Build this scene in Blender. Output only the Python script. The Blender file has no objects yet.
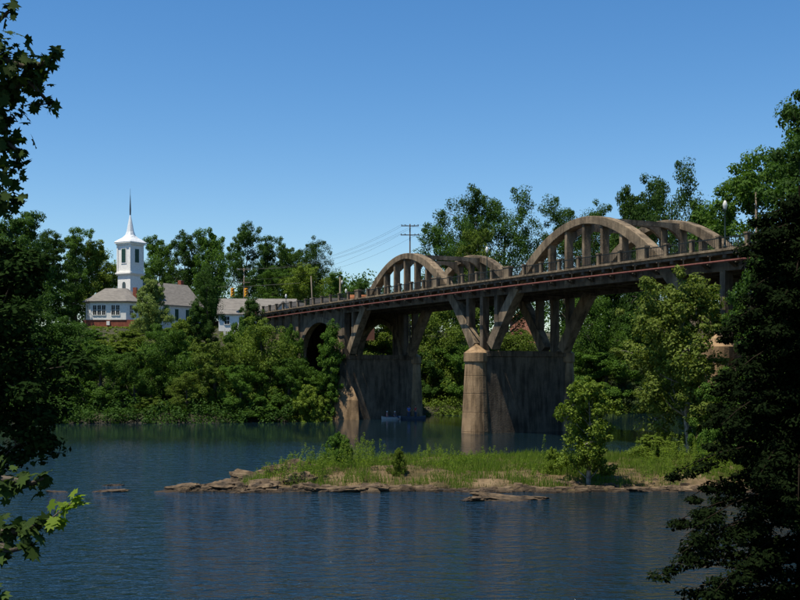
import bpy, math, random
import numpy as np
from mathutils import Vector, Matrix

# ------------------------------------------------------------------ camera, sky, sun
sc = bpy.context.scene
C = sc.collection
EYE, F, HY = 6.754, 1117.0, 369.3          # eye height, focal length and horizon row in photo pixels (800x600)
cam = bpy.data.objects.new('camera', bpy.data.cameras.new('camera')); C.objects.link(cam)
cam.location = (0, 0, EYE); cam.rotation_euler = (math.radians(90), 0, 0)
cam.data.sensor_width = 36; cam.data.lens = F / 800 * 36
cam.data.shift_y = (HY - 300) / 800
cam.data.clip_end = 8000
sc.camera = cam
SUN_EL = math.radians(69); sh = Vector((-0.82, -0.57)).normalized()
sd = Vector((sh.x * math.cos(SUN_EL), sh.y * math.cos(SUN_EL), math.sin(SUN_EL)))
w = bpy.data.worlds.new('World'); sc.world = w; w.use_nodes = True
nt = w.node_tree; bg = nt.nodes['Background']
sky = nt.nodes.new('ShaderNodeTexSky'); sky.sky_type = 'NISHITA'; sky.sun_disc = False
sky.sun_elevation = SUN_EL; sky.sun_rotation = math.atan2(sh.x, sh.y)
sky.altitude = 0; sky.air_density = 1.0; sky.dust_density = 0.1; sky.ozone_density = 3.0
hs = nt.nodes.new('ShaderNodeHueSaturation'); hs.inputs['Saturation'].default_value = 1.30; hs.inputs['Hue'].default_value = 0.502
nt.links.new(sky.outputs[0], hs.inputs['Color']); nt.links.new(hs.outputs[0], bg.inputs[0])
bg.inputs[1].default_value = 0.103
sun = bpy.data.objects.new('sun', bpy.data.lights.new('sun', 'SUN')); C.objects.link(sun)
sun.data.energy = 5.0; sun.data.angle = math.radians(0.5); sun.data.color = (1, 0.92, 0.77)
sun.rotation_euler = sd.to_track_quat('Z', 'Y').to_euler(); sun.location = (0, 0, 80)
sc.view_settings.view_transform = 'Standard'; sc.view_settings.look = 'None'
sc.view_settings.exposure = 0.40; sc.view_settings.gamma = 1
try:
    sc.cycles.use_denoising = True; sc.cycles.max_bounces = 8; sc.cycles.transparent_max_bounces = 8
except Exception: pass
sc.render.film_transparent = False

def at(px, Y):                            # world X of photo column px at distance Y
    return (px - 400) / F * Y
def zat(py, Y):                           # world height of photo row py at distance Y
    return EYE + (HY - py) / F * Y

# ------------------------------------------------------------------ materials
def new_mat(name):
    m = bpy.data.materials.new(name); m.use_nodes = True
    return m, m.node_tree, m.node_tree.nodes['Principled BSDF']
def N(nt, t, **kw):
    n = nt.nodes.new(t)
    for k, v in kw.items():
        if k in n.inputs: n.inputs[k].default_value = v
        else: setattr(n, k, v)
    return n
def mottled(name, cols, scale=1.0, rough=0.85, bump=0.3, bscale=None, stretch=(1, 1, 1), metallic=0, detail=8, coord='Object', spec=0.3, bdist=0.03):
    """noise-mottled surface; cols = list of (position, rgb)"""
    m, nt, p = new_mat(name)
    tc = N(nt, 'ShaderNodeTexCoord'); mp = N(nt, 'ShaderNodeMapping'); mp.inputs['Scale'].default_value = stretch
    nt.links.new(tc.outputs[coord], mp.inputs[0])
    n = N(nt, 'ShaderNodeTexNoise', Scale=scale, Detail=detail, Roughness=0.62)
    nt.links.new(mp.outputs[0], n.inputs['Vector'])
    r = N(nt, 'ShaderNodeValToRGB'); e = r.color_ramp.elements
    while len(e) < len(cols): e.new(0.5)
    for i, (q, c) in enumerate(cols): e[i].position = q; e[i].color = (*c, 1)
    nt.links.new(n.outputs[0], r.inputs[0]); nt.links.new(r.outputs[0], p.inputs['Base Color'])
    p.inputs['Roughness'].default_value = rough; p.inputs['Metallic'].default_value = metallic
    p.inputs['Specular IOR Level'].default_value = spec
    if bump:
        n2 = N(nt, 'ShaderNodeTexNoise', Scale=bscale or scale * 6, Detail=6)
        nt.links.new(tc.outputs[coord], n2.inputs['Vector'])
        b = N(nt, 'ShaderNodeBump', Strength=bump, Distance=bdist)
        nt.links.new(n2.outputs[0], b.inputs['Height']); nt.links.new(b.outputs[0], p.inputs['Normal'])
    return m
def leaf_mat(name, c1, c2, trans=0.30):
    m, nt, p = new_mat(name)
    g = N(nt, 'ShaderNodeNewGeometry'); oi = N(nt, 'ShaderNodeObjectInfo')
    r = N(nt, 'ShaderNodeValToRGB'); e = r.color_ramp.elements
    e[0].color = (*c1, 1); e[1].color = (*c2, 1)
    nt.links.new(g.outputs['Random Per Island'], r.inputs[0])
    h = N(nt, 'ShaderNodeHueSaturation')
    mr = N(nt, 'ShaderNodeMapRange'); mr.inputs['To Min'].default_value = 0.8; mr.inputs['To Max'].default_value = 1.2
    nt.links.new(oi.outputs['Random'], mr.inputs['Value']); nt.links.new(mr.outputs[0], h.inputs['Value'])
    nt.links.new(r.outputs[0], h.inputs['Color'])
    nt.links.new(h.outputs[0], p.inputs['Base Color'])
    p.inputs['Roughness'].default_value = 0.7 if c2[1] > .04 else 0.95; p.inputs['Specular IOR Level'].default_value = 0.12 if c2[1] > .04 else 0.0
    t = N(nt, 'ShaderNodeBsdfTranslucent'); br = N(nt, 'ShaderNodeHueSaturation', Value=1.5, Saturation=1.1)
    nt.links.new(h.outputs[0], br.inputs['Color']); nt.links.new(br.outputs[0], t.inputs[0])
    mx = N(nt, 'ShaderNodeMixShader'); mx.inputs[0].default_value = trans
    nt.links.new(p.outputs[0], mx.inputs[1]); nt.links.new(t.outputs[0], mx.inputs[2])
    nt.links.new(mx.outputs[0], nt.nodes['Material Output'].inputs[0])
    return m
def plain(name, c, rough=0.6, metallic=0, emit=0, spec=0.4):
    m, nt, p = new_mat(name)
    n = N(nt, 'ShaderNodeTexNoise', Scale=3.0, Detail=4); tc = N(nt, 'ShaderNodeTexCoord')
    nt.links.new(tc.outputs['Object'], n.inputs['Vector'])
    r = N(nt, 'ShaderNodeValToRGB'); e = r.color_ramp.elements
    e[0].position = 0.3; e[1].position = 0.7
    e[0].color = (*[x * 0.88 for x in c], 1); e[1].color = (*[min(1, x * 1.06) for x in c], 1)
    nt.links.new(n.outputs[0], r.inputs[0]); nt.links.new(r.outputs[0], p.inputs['Base Color'])
    p.inputs['Roughness'].default_value = rough; p.inputs['Metallic'].default_value = metallic
    p.inputs['Specular IOR Level'].default_value = spec
    return m

M = {}
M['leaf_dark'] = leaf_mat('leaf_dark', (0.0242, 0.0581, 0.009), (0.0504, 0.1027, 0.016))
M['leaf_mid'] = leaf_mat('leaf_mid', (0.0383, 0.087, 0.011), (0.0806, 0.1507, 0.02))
M['leaf_olive'] = leaf_mat('leaf_olive', (0.0585, 0.0959, 0.012), (0.121, 0.173, 0.025))
M['leaf_bright'] = leaf_mat('leaf_bright', (0.08, 0.13, 0.014), (0.15, 0.205, 0.028))
M['leaf_yellow'] = leaf_mat('leaf_yellow', (0.068, 0.108, 0.014), (0.144, 0.18, 0.035))
M['leaf_blue'] = leaf_mat('leaf_blue', (0.0441, 0.0744, 0.024), (0.0882, 0.124, 0.045))
M['leaf_silver'] = leaf_mat('leaf_silver', (0.11, 0.165, 0.035), (0.19, 0.25, 0.07))
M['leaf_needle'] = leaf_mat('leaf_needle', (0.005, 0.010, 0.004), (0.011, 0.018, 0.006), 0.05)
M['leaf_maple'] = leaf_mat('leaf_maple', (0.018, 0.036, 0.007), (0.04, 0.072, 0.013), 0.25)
M['grass'] = leaf_mat('grass', (0.085, 0.145, 0.017), (0.17, 0.235, 0.04), 0.55)
M['grass_dry'] = leaf_mat('grass_dry', (0.13, 0.14, 0.04), (0.23, 0.19, 0.09), 0.3)
M['bark'] = mottled('bark', [(0.3, (0.035, 0.027, 0.02)), (0.7, (0.11, 0.09, 0.07))], 3, stretch=(1, 1, .25), bump=.6)
M['bark_pale'] = mottled('bark_pale', [(0.35, (0.12, 0.10, 0.075)), (0.6, (0.34, 0.31, 0.25))], 2.5, bump=.4)
M['earth'] = mottled('earth', [(0.3, (0.02, 0.024, 0.009)), (0.55, (0.035, 0.036, 0.016)), (0.75, (0.065, 0.052, 0.03))], .35, bump=.6, bscale=2, bdist=.15)
M['rock'] = mottled('rock', [(0.36, (0.025, 0.019, 0.012)), (0.5, (0.10, 0.069, 0.040)), (0.72, (0.22, 0.158, 0.092))], 1.2, bump=.8, bscale=5, stretch=(1, 1, 3), bdist=.06)
M['white'] = plain('white_paint', (0.82, 0.80, 0.75), 0.55)
M['roof'] = mottled('grey_shingle', [(0.3, (0.12, 0.11, 0.10)), (0.7, (0.21, 0.195, 0.175))], 1.2, bump=.5, bscale=6, stretch=(1, 1, 4))
M['roof_dark'] = mottled('dark_shingle', [(0.3, (0.05, 0.047, 0.045)), (0.7, (0.10, 0.092, 0.085))], 1.2, bump=.5, bscale=6)
M['roof_orange'] = mottled('orange_tile', [(0.3, (0.30, 0.10, 0.035)), (0.7, (0.5, 0.2, 0.08))], 2, bump=.5, bscale=6)
M['brick'] = mottled('red_brick', [(0.3, (0.16, 0.045, 0.025)), (0.7, (0.32, 0.10, 0.06))], 3, bump=.5, bscale=8)
M['pink'] = mottled('pink_brick', [(0.3, (0.40, 0.17, 0.12)), (0.7, (0.55, 0.27, 0.2))], 2)
M['shutter'] = plain('green_shutter', (0.02, 0.07, 0.045), 0.5)
M['glass'] = plain('dark_glass', (0.02, 0.025, 0.028), 0.08, spec=.8)
M['lead'] = plain('spire_finial', (0.05, 0.055, 0.06), 0.45, 0.6)
M['tin'] = plain('pale_metal', (0.72, 0.74, 0.74), 0.45, 0.1)
M['iron'] = plain('dark_iron', (0.025, 0.028, 0.025), 0.5, 0.6)
M['post_green'] = plain('lamp_post_green', (0.035, 0.06, 0.055), 0.45, 0.3)
M['globe'] = plain('milk_glass', (0.62, 0.61, 0.56), 0.3, spec=.5)
M['rust'] = mottled('rust_pipe', [(0.35, (0.10, 0.032, 0.023)), (0.7, (0.18, 0.065, 0.046))], 3, rough=.6)
M['wood'] = mottled('pole_wood', [(0.3, (0.07, 0.055, 0.04)), (0.7, (0.20, 0.165, 0.125))], 3, stretch=(1, 1, .15))
M['wood_dark'] = mottled('dark_creosote_wood', [(0.3, (0.03, 0.025, 0.02)), (0.7, (0.075, 0.06, 0.05))], 3, stretch=(1, 1, .15))
M['brown'] = plain('brown_board', (0.16, 0.06, 0.035), 0.7)
M['signal'] = plain('signal_yellow', (0.75, 0.36, 0.02), 0.45)
M['lens_red'] = plain('lens_red', (0.3, 0.02, 0.02), 0.2)
M['lens_amber'] = plain('lens_amber', (0.35, 0.18, 0.02), 0.2)
M['lens_green'] = plain('lens_green', (0.02, 0.18, 0.08), 0.2)
M['hull'] = plain('boat_aluminium', (0.12, 0.14, 0.17), 0.4, 0.4)
M['hull_white'] = plain('boat_white', (0.45, 0.46, 0.45), 0.4)
M['skin'] = plain('skin', (0.45, 0.25, 0.17), 0.6)
M['blue'] = plain('blue_cloth', (0.05, 0.16, 0.55), 0.8)
M['red'] = plain('red_cloth', (0.5, 0.04, 0.04), 0.8)
M['pinkcloth'] = plain('pink_cloth', (0.6, 0.2, 0.22), 0.8)
M['cap'] = plain('white_cap', (0.8, 0.8, 0.78), 0.7)
M['denim'] = plain('denim', (0.05, 0.07, 0.13), 0.8)
M['hair'] = plain('hair', (0.03, 0.02, 0.015), 0.6)

def concrete(name, light, mid, dark, joints=0.0):
    m, nt, p = new_mat(name)
    tc = N(nt, 'ShaderNodeTexCoord')
    n1 = N(nt, 'ShaderNodeTexNoise', Scale=0.5, Detail=8, Roughness=.65); nt.links.new(tc.outputs['Object'], n1.inputs['Vector'])
    r = N(nt, 'ShaderNodeValToRGB'); e = r.color_ramp.elements; e.new(0.5)
    for i, (q, c) in enumerate(((0.28, dark), (0.5, mid), (0.74, light))): e[i].position = q; e[i].color = (*c, 1)
    nt.links.new(n1.outputs[0], r.inputs[0])
    mp = N(nt, 'ShaderNodeMapping'); mp.inputs['Scale'].default_value = (1.3, 1.3, 0.22); nt.links.new(tc.outputs['Object'], mp.inputs[0])
    n2 = N(nt, 'ShaderNodeTexNoise', Scale=1.4, Detail=6, Roughness=.6); nt.links.new(mp.outputs[0], n2.inputs['Vector'])
    r2 = N(nt, 'ShaderNodeValToRGB'); e = r2.color_ramp.elements
    e[0].position = .36; e[0].color = (.27, .26, .25, 1); e[1].position = .56; e[1].color = (1, 1, 1, 1)
    nt.links.new(n2.outputs[0], r2.inputs[0])
    mx = N(nt, 'ShaderNodeMixRGB', blend_type='MULTIPLY'); mx.inputs[0].default_value = .8
    nt.links.new(r.outputs[0], mx.inputs[1]); nt.links.new(r2.outputs[0], mx.inputs[2])
    nt.links.new(mx.outputs[0], p.inputs['Base Color'])
    p.inputs['Roughness'].default_value = .9; p.inputs['Specular IOR Level'].default_value = .2
    n3 = N(nt, 'ShaderNodeTexNoise', Scale=7, Detail=6); nt.links.new(tc.outputs['Object'], n3.inputs['Vector'])
    b = N(nt, 'ShaderNodeBump', Strength=.5, Distance=.05); nt.links.new(n3.outputs[0], b.inputs['Height']); nt.links.new(b.outputs[0], p.inputs['Normal'])
    return m
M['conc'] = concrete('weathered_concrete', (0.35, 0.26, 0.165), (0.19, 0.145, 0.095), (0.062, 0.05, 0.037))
M['conc_dark'] = concrete('sooty_concrete', (0.20, 0.155, 0.105), (0.13, 0.10, 0.07), (0.065, 0.052, 0.038))  # darker concrete copy, shade of the under-deck parts put into its colour
M['conc_tan'] = concrete('ochre_stained_concrete', (0.36, 0.25, 0.145), (0.27, 0.18, 0.10), (0.13, 0.092, 0.058))
M['asphalt'] = mottled('asphalt', [(0.3, (0.04, 0.04, 0.04)), (0.7, (0.065, 0.065, 0.06))], 2)

def water_mat():
    m, nt, p = new_mat('river_water')
    p.inputs['Base Color'].default_value = (0.0045, 0.013, 0.019, 1)
    p.inputs['Roughness'].default_value = 0.05; p.inputs['IOR'].default_value = 1.333
    p.inputs['Specular IOR Level'].default_value = 0.5
    tc = N(nt, 'ShaderNodeTexCoord'); out = None
    prev = None
    for scale, st, rot, strg, dist in ((0.75, (1, 1.9, 1), 0.35, 1.0, .21), (2.1, (1, 1.6, 1), -.3, 1.0, .105), (6.5, (1, 1.3, 1), .7, .5, .03)):
        mp = N(nt, 'ShaderNodeMapping'); mp.inputs['Scale'].default_value = st; mp.inputs['Rotation'].default_value = (0, 0, rot)
        nt.links.new(tc.outputs['Object'], mp.inputs[0])
        n = N(nt, 'ShaderNodeTexNoise', Scale=scale, Detail=3, Roughness=.5, Distortion=.6); nt.links.new(mp.outputs[0], n.inputs['Vector'])
        b = N(nt, 'ShaderNodeBump', Strength=strg, Distance=dist); nt.links.new(n.outputs[0], b.inputs['Height'])
        # calmer and rougher patches of wind on the river
        if prev: nt.links.new(prev.outputs[0], b.inputs['Normal'])
        if strg == .5:
            wn = N(nt, 'ShaderNodeTexNoise', Scale=.045, Detail=3); m2 = N(nt, 'ShaderNodeMapping'); m2.inputs['Scale'].default_value = (.45, 1.4, 1)
            nt.links.new(tc.outputs['Object'], m2.inputs[0]); nt.links.new(m2.outputs[0], wn.inputs['Vector'])
            mr = N(nt, 'ShaderNodeMapRange'); mr.inputs['From Min'].default_value = .4; mr.inputs['From Max'].default_value = .62
            mr.inputs['To Min'].default_value = .12; mr.inputs['To Max'].default_value = .8
            nt.links.new(wn.outputs[0], mr.inputs[0]); nt.links.new(mr.outputs[0], b.inputs['Strength'])
        ys = N(nt, 'ShaderNodeSeparateXYZ'); nt.links.new(tc.outputs['Object'], ys.inputs[0])
        cm_ = N(nt, 'ShaderNodeMapRange'); cm_.inputs['From Min'].default_value = 76; cm_.inputs['From Max'].default_value = 112; cm_.inputs['To Min'].default_value = dist; cm_.inputs['To Max'].default_value = dist * .04; nt.links.new(ys.outputs[1], cm_.inputs[0]); nt.links.new(cm_.outputs[0], b.inputs['Distance'])   # the river is riffled near the island, calm under the far bank
        prev = b
    nt.links.new(prev.outputs[0], p.inputs['Normal'])
    return m
M['water'] = water_mat()

def island_mat():
    m, nt, p = new_mat('island_soil')
    g = N(nt, 'ShaderNodeTexCoord')
    n = N(nt, 'ShaderNodeTexNoise', Scale=.5, Detail=9, Roughness=.68); nt.links.new(g.outputs['Object'], n.inputs['Vector'])
    r = N(nt, 'ShaderNodeValToRGB'); e = r.color_ramp.elements; e.new(.45); e.new(.6)
    for i, (q, c) in enumerate(((.34, (.035, .035, .014)), (.46, (.085, .062, .03)), (.56, (.14, .098, .055)), (.75, (.21, .155, .088)))):
        e[i].position = q; e[i].color = (*c, 1)
    nt.links.new(n.outputs[0], r.inputs[0]); nt.links.new(r.outputs[0], p.inputs['Base Color'])
    p.inputs['Roughness'].default_value = .95; p.inputs['Specular IOR Level'].default_value = .15
    n2 = N(nt, 'ShaderNodeTexNoise', Scale=4, Detail=8); nt.links.new(g.outputs['Object'], n2.inputs['Vector'])
    b = N(nt, 'ShaderNodeBump', Strength=.8, Distance=.08); nt.links.new(n2.outputs[0], b.inputs['Height']); nt.links.new(b.outputs[0], p.inputs['Normal'])
    return m
M['soil'] = island_mat()
def wet(m, zmul=1.0):
    nt = m.node_tree; p = nt.nodes['Principled BSDF']; src = p.inputs['Base Color'].links[0].from_socket
    g = N(nt, 'ShaderNodeNewGeometry'); sp = N(nt, 'ShaderNodeSeparateXYZ'); nt.links.new(g.outputs['Position'], sp.inputs[0])
    ns = N(nt, 'ShaderNodeTexNoise', Scale=1.5, Detail=4); nt.links.new(g.outputs['Position'], ns.inputs['Vector'])
    ad = N(nt, 'ShaderNodeMath', operation='MULTIPLY_ADD'); ad.inputs[1].default_value = -.18; nt.links.new(ns.outputs[0], ad.inputs[0]); nt.links.new(sp.outputs[2], ad.inputs[2])
    mr = N(nt, 'ShaderNodeMapRange'); mr.inputs['From Min'].default_value = -.03; mr.inputs['From Max'].default_value = .06 * zmul; nt.links.new(ad.outputs[0], mr.inputs[0])
    cr = N(nt, 'ShaderNodeMixRGB', blend_type='MULTIPLY'); cr.inputs[0].default_value = 1; cr.inputs[2].default_value = (.36, .34, .32, 1)
    nt.links.new(src, cr.inputs[1]); mx = N(nt, 'ShaderNodeMixRGB'); nt.links.new(mr.outputs[0], mx.inputs[0]); nt.links.new(cr.outputs[0], mx.inputs[1]); nt.links.new(src, mx.inputs[2])
    nt.links.new(mx.outputs[0], p.inputs['Base Color'])
    rg = N(nt, 'ShaderNodeMapRange'); rg.inputs['To Min'].default_value = .75; rg.inputs['To Max'].default_value = .9; nt.links.new(mr.outputs[0], rg.inputs[0]); nt.links.new(rg.outputs[0], p.inputs['Roughness'])
wet(M['soil']); wet(M['rock']); wet(M['earth'], 14)  # on the earth the taller dark band also paints shade under overhanging leaves

# ------------------------------------------------------------------ mesh helpers
def mesh_np(name, V, Q):
    """V (n,3) float, Q (m,k) int -> mesh; fast path for leaves and grids"""
    V = np.ascontiguousarray(V, dtype=np.float32); Q = np.ascontiguousarray(Q, dtype=np.int32)
    me = bpy.data.meshes.new(name); k = Q.shape[1]
    me.vertices.add(len(V)); me.vertices.foreach_set('co', V.ravel())
    me.loops.add(Q.size); me.loops.foreach_set('vertex_index', Q.ravel())
    me.polygons.add(len(Q)); me.polygons.foreach_set('loop_start', np.arange(0, Q.size, k, dtype=np.int32))
    try: me.polygons.foreach_set('loop_total', np.full(len(Q), k, dtype=np.int32))
    except Exception: pass
    me.update(calc_edges=True); return me
class MB:
    def __init__(s): s.v = []; s.f = []
    def add(s, vs, fs):
        b = len(s.v); s.v += [tuple(v) for v in vs]; s.f += [tuple(b + i for i in f) for f in fs]; return s
    def box(s, x0, x1, y0, y1, z0, z1):
        return s.add([(x0,y0,z0),(x1,y0,z0),(x1,y1,z0),(x0,y1,z0),(x0,y0,z1),(x1,y0,z1),(x1,y1,z1),(x0,y1,z1)],
                     [(0,3,2,1),(4,5,6,7),(0,1,5,4),(1,2,6,5),(2,3,7,6),(3,0,4,7)])
    def prism(s, poly, a0, a1, axis='y'):
        """poly in (x,z) extruded along y, or (x,y) extruded along z, or (y,z) along x"""
        n = len(poly); f = {'y': lambda p, a: (p[0], a, p[1]), 'z': lambda p, a: (p[0], p[1], a), 'x': lambda p, a: (a, p[0], p[1])}[axis]
        vs = [f(p, a0) for p in poly] + [f(p, a1) for p in poly]
        fs = [tuple(range(n)), tuple(range(2 * n - 1, n - 1, -1))] + [(i, n + i, n + (i + 1) % n, (i + 1) % n) for i in range(n)]
        return s.add(vs, fs)
    def loft(s, rings, caps=True, closed=True):
        n = len(rings[0]); b = len(s.v); s.v += [tuple(v) for r in rings for v in r]
        for i in range(len(rings) - 1):
            for j in range(n if closed else n - 1):
                k = (j + 1) % n
                s.f.append((b + i*n + j, b + i*n + k, b + (i+1)*n + k, b + (i+1)*n + j))
        if caps: s.f.append(tuple(b + j for j in reversed(range(n)))); s.f.append(tuple(b + (len(rings)-1)*n + j for j in range(n)))
        return s
    def lathe(s, prof, c=(0, 0), n=12, rot=0):
        return s.loft([[(c[0] + r*math.cos(rot + 2*math.pi*j/n), c[1] + r*math.sin(rot + 2*math.pi*j/n), z) for j in range(n)] for r, z in prof])
    def tube(s, path, rad, n=6):
        path = [Vector(p) for p in path]; rings = []
        if not hasattr(rad, '__len__'): rad = [rad] * len(path)
        for i, p in enumerate(path):
            d = (path[min(i+1, len(path)-1)] - path[max(i-1, 0)]).normalized()
            a = d.cross(Vector((0, 0, 1)) if abs(d.z) < .95 else Vector((1, 0, 0))).normalized(); b = d.cross(a)
            rings.append([p + (a*math.cos(t) + b*math.sin(t)) * rad[i] for t in [2*math.pi*j/n for j in range(n)]])
        return s.loft(rings)
    def mesh(s, name):
        me = bpy.data.meshes.new(name); me.from_pydata(s.v, [], s.f); me.update()
        return me
    def build(s, name, mat, parent=None, bevel=0, smooth=False, **kw):
        return link(name, s.mesh(name), mat, parent, bevel, smooth, **kw)
def link(name, me, mat, parent=None, bevel=0, smooth=False, loc=None, rot=None, kind=None, label=None, cat=None, group=None):
    o = bpy.data.objects.new(name, me); C.objects.link(o)
    if isinstance(mat, str): mat = M[mat]
    if me is not None and len(me.materials) == 0: me.materials.append(mat)
    elif me is not None and me.materials[0] is not mat:
        o.material_slots[0].link = 'OBJECT'; o.material_slots[0].material = mat
    if parent: o.parent = parent
    if loc is not None: o.location = loc
    if rot is not None: o.rotation_euler = rot
    if bevel:
        b = o.modifiers.new('bevel', 'BEVEL'); b.width = bevel; b.segments = 2; b.limit_method = 'ANGLE'
    if smooth:
        me.polygons.foreach_set('use_smooth', [True] * len(me.polygons))
    if kind: o['kind'] = kind
    if label: o['label'] = label
    if cat: o['category'] = cat
    if group: o['group'] = group
    return o
def thing(name, label, cat, loc=(0, 0, 0), rz=0, group=None):
    o = bpy.data.objects.new(name, None); C.objects.link(o); o.empty_display_size = .5
    o.location = loc; o.rotation_euler = (0, 0, rz); o['label'] = label; o['category'] = cat
    if group: o['group'] = group
    return o
def copy_tree(o, parent=None):
    c = o.copy(); C.objects.link(c); c.parent = parent
    if parent is not None: c.matrix_parent_inverse = o.matrix_parent_inverse
    for ch in list(o.children): copy_tree(ch, c)
    return c

# ------------------------------------------------------------------ terrain
def smooth01(t): t = np.clip(t, 0, 1); return t * t * (3 - 2 * t)
_rs = np.random.RandomState(3)
_T = _rs.rand(64, 64)
def vnoise(x, y, s):
    x = np.asarray(x, float) / s + 1000; y = np.asarray(y, float) / s + 1000
    xi = np.floor(x).astype(int); yi = np.floor(y).astype(int); fx = x - xi; fy = y - yi
    fx = fx*fx*(3-2*fx); fy = fy*fy*(3-2*fy); g = lambda a, b: _T[a % 64, b % 64]
    return (g(xi, yi)*(1-fx) + g(xi+1, yi)*fx)*(1-fy) + (g(xi, yi+1)*(1-fx) + g(xi+1, yi+1)*fx)*fy
def far_shore(X):
    return np.interp(X, [-400, -60, -30, -14, -10, -6, 0, 10, 40, 100, 400], [118, 137, 141, 143, 148, 157, 163, 167, 173, 180, 150]) + (vnoise(X, X*0, 3.5) - .5) * 1.6
def right_shore(Y):
    return np.interp(Y, [-60, 0, 20, 45, 58, 64, 80, 88, 100, 130, 158, 166], [14, 16, 20, 29, 24, 21.5, 22, 23.5, 29, 38, 62, 300]) + (vnoise(Y, Y*0, 3) - .5) * 1.5
def ground_z(X, Y):
    X = np.asarray(X, float); Y = np.asarray(Y, float)
    d = Y - far_shore(X)
    h = np.where(d > -4, np.clip(d, -4, 1.4) * .8, -1.8)
    h = h + 12.6 * smooth01((d - 1) / 52) + 7 * smooth01((d - 95) / 160) * (d > 0)
    r = X - right_shore(Y)
    hr = np.where(r > -4, np.clip(r, -4, 1) * .7, -1.8) + 8 * smooth01((r - 1) / 28)
    hr = np.where(Y < 164, hr, -1.8)
    hn = 5.3 - 7.1 * smooth01((Y - 3) / 17)
    z = np.maximum(np.maximum(h, hr), np.maximum(hn, -1.8))
    return z + (vnoise(X, Y, 6) - .5) * .7 * (z > .3) * (np.hypot(X, Y) > 4)
gz = lambda x, y: float(ground_z(x, y))

def axis(breaks):
    out = [breaks[0][0]]
    for (a, b, n) in breaks: out += list(np.linspace(a, b, n + 1)[1:])
    return np.array(out)
gx = axis([(-3000, -300, 20), (-300, -90, 30), (-90, 90, 150), (90, 300, 30), (300, 3000, 20)])
gy = axis([(-300, -20, 12), (-20, 210, 190), (210, 420, 50), (420, 4000, 26)])
XX, YY = np.meshgrid(gx, gy); ZZ = ground_z(XX, YY)
V = np.stack([XX.ravel(), YY.ravel(), ZZ.ravel()], 1); nx = len(gx)
ii, jj = np.meshgrid(np.arange(len(gy) - 1), np.arange(nx - 1), indexing='ij'); a = (ii * nx + jj).ravel()
go = link('ground', mesh_np('ground', V, np.stack([a, a + 1, a + 1 + nx, a + nx], 1)), 'earth', smooth=True, kind='structure')
wb = MB(); wb.add([(-600, 0, 0), (600, 0, 0), (600, 260, 0), (-600, 260, 0)], [(0, 1, 2, 3)])
wb.build('river', 'water', kind='structure')

# island of rock, sand and weeds
def isl_front(X): return 61.6 + (vnoise(X, X*0 + 5, 2.2) - .5) * 1.3 + (vnoise(X, X*0 + 9, .7) - .5) * .5
def isl_back(X): return np.interp(X, [-13.6, -12, -9, -7.5, -5, 0, 8, 14, 26], [61.8, 64, 66.5, 70, 77, 81, 82, 83, 84]) + (vnoise(X, X*0 + 2, 3) - .5) * 2
def isl_z(X, Y):
    X = np.asarray(X, float); Y = np.asarray(Y, float)
    d = np.minimum(np.minimum(Y - isl_front(X), isl_back(X) - Y), (X + 13.6) * .6)
    z = -.5 + .62 * smooth01((d + .5) / .7) + .55 * smooth01((d - .4) / 5)
    n = vnoise(X, Y, 1.1) * .22 + vnoise(X, Y, .35) * .08 + vnoise(X, Y, 3.4) * .35
    led = np.floor((n + z) * 7) / 7 - (n + z)          # little ledges
    return z + (n - .3 + led * .8) * smooth01((d + .3) / .6)
ix = np.linspace(-15, 25, 330); iy = np.linspace(60, 86, 190)
XX, YY = np.meshgrid(ix, iy); V = np.stack([XX.ravel(), YY.ravel(), isl_z(XX, YY).ravel()], 1); nx = len(ix)
ii, jj = np.meshgrid(np.arange(len(iy) - 1), np.arange(nx - 1), indexing='ij'); a = (ii * nx + jj).ravel()
link('island', mesh_np('island', V, np.stack([a, a + 1, a + 1 + nx, a + nx], 1)), 'soil', smooth=False, kind='structure')

# ------------------------------------------------------------------ foliage
def leaf_quads(P, Nrm, size, rng, aspect=.62, fold=True):
    n = len(P); Nrm = Nrm / (np.linalg.norm(Nrm, axis=1, keepdims=True) + 1e-9)
    t = rng.normal(size=(n, 3)); t -= Nrm * (t * Nrm).sum(1, keepdims=True); t /= np.linalg.norm(t, axis=1, keepdims=True) + 1e-9
    b = np.cross(Nrm, t); s = (size * rng.uniform(.6, 1.3, n))[:, None]
    V = np.stack([P - t*s*.5, P + b*s*.5*aspect - Nrm*s*.06, P + t*s*.5, P - b*s*.5*aspect - Nrm*s*.06], 1).reshape(-1, 3)
    return V, np.arange(n * 4).reshape(n, 4)
def blobs(cs, rs, n, size, rng, flat=.75, up=.5, aspect=.62):
    """n leaves round each centre, thicker towards the outside of the clump"""
    cs = np.repeat(cs, n, 0); rs = np.repeat(rs, n)[:, None]
    d = rng.normal(size=cs.shape); d /= np.linalg.norm(d, axis=1, keepdims=True)
    r = rng.uniform(.25, 1.08, (len(cs), 1)) ** .6
    P = cs + d * r * rs * np.array([1, 1, flat])
    Nn = d + rng.normal(size=cs.shape) * .55 + np.array([0, 0, up])
    return leaf_quads(P, Nn, size, rng, aspect)
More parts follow.
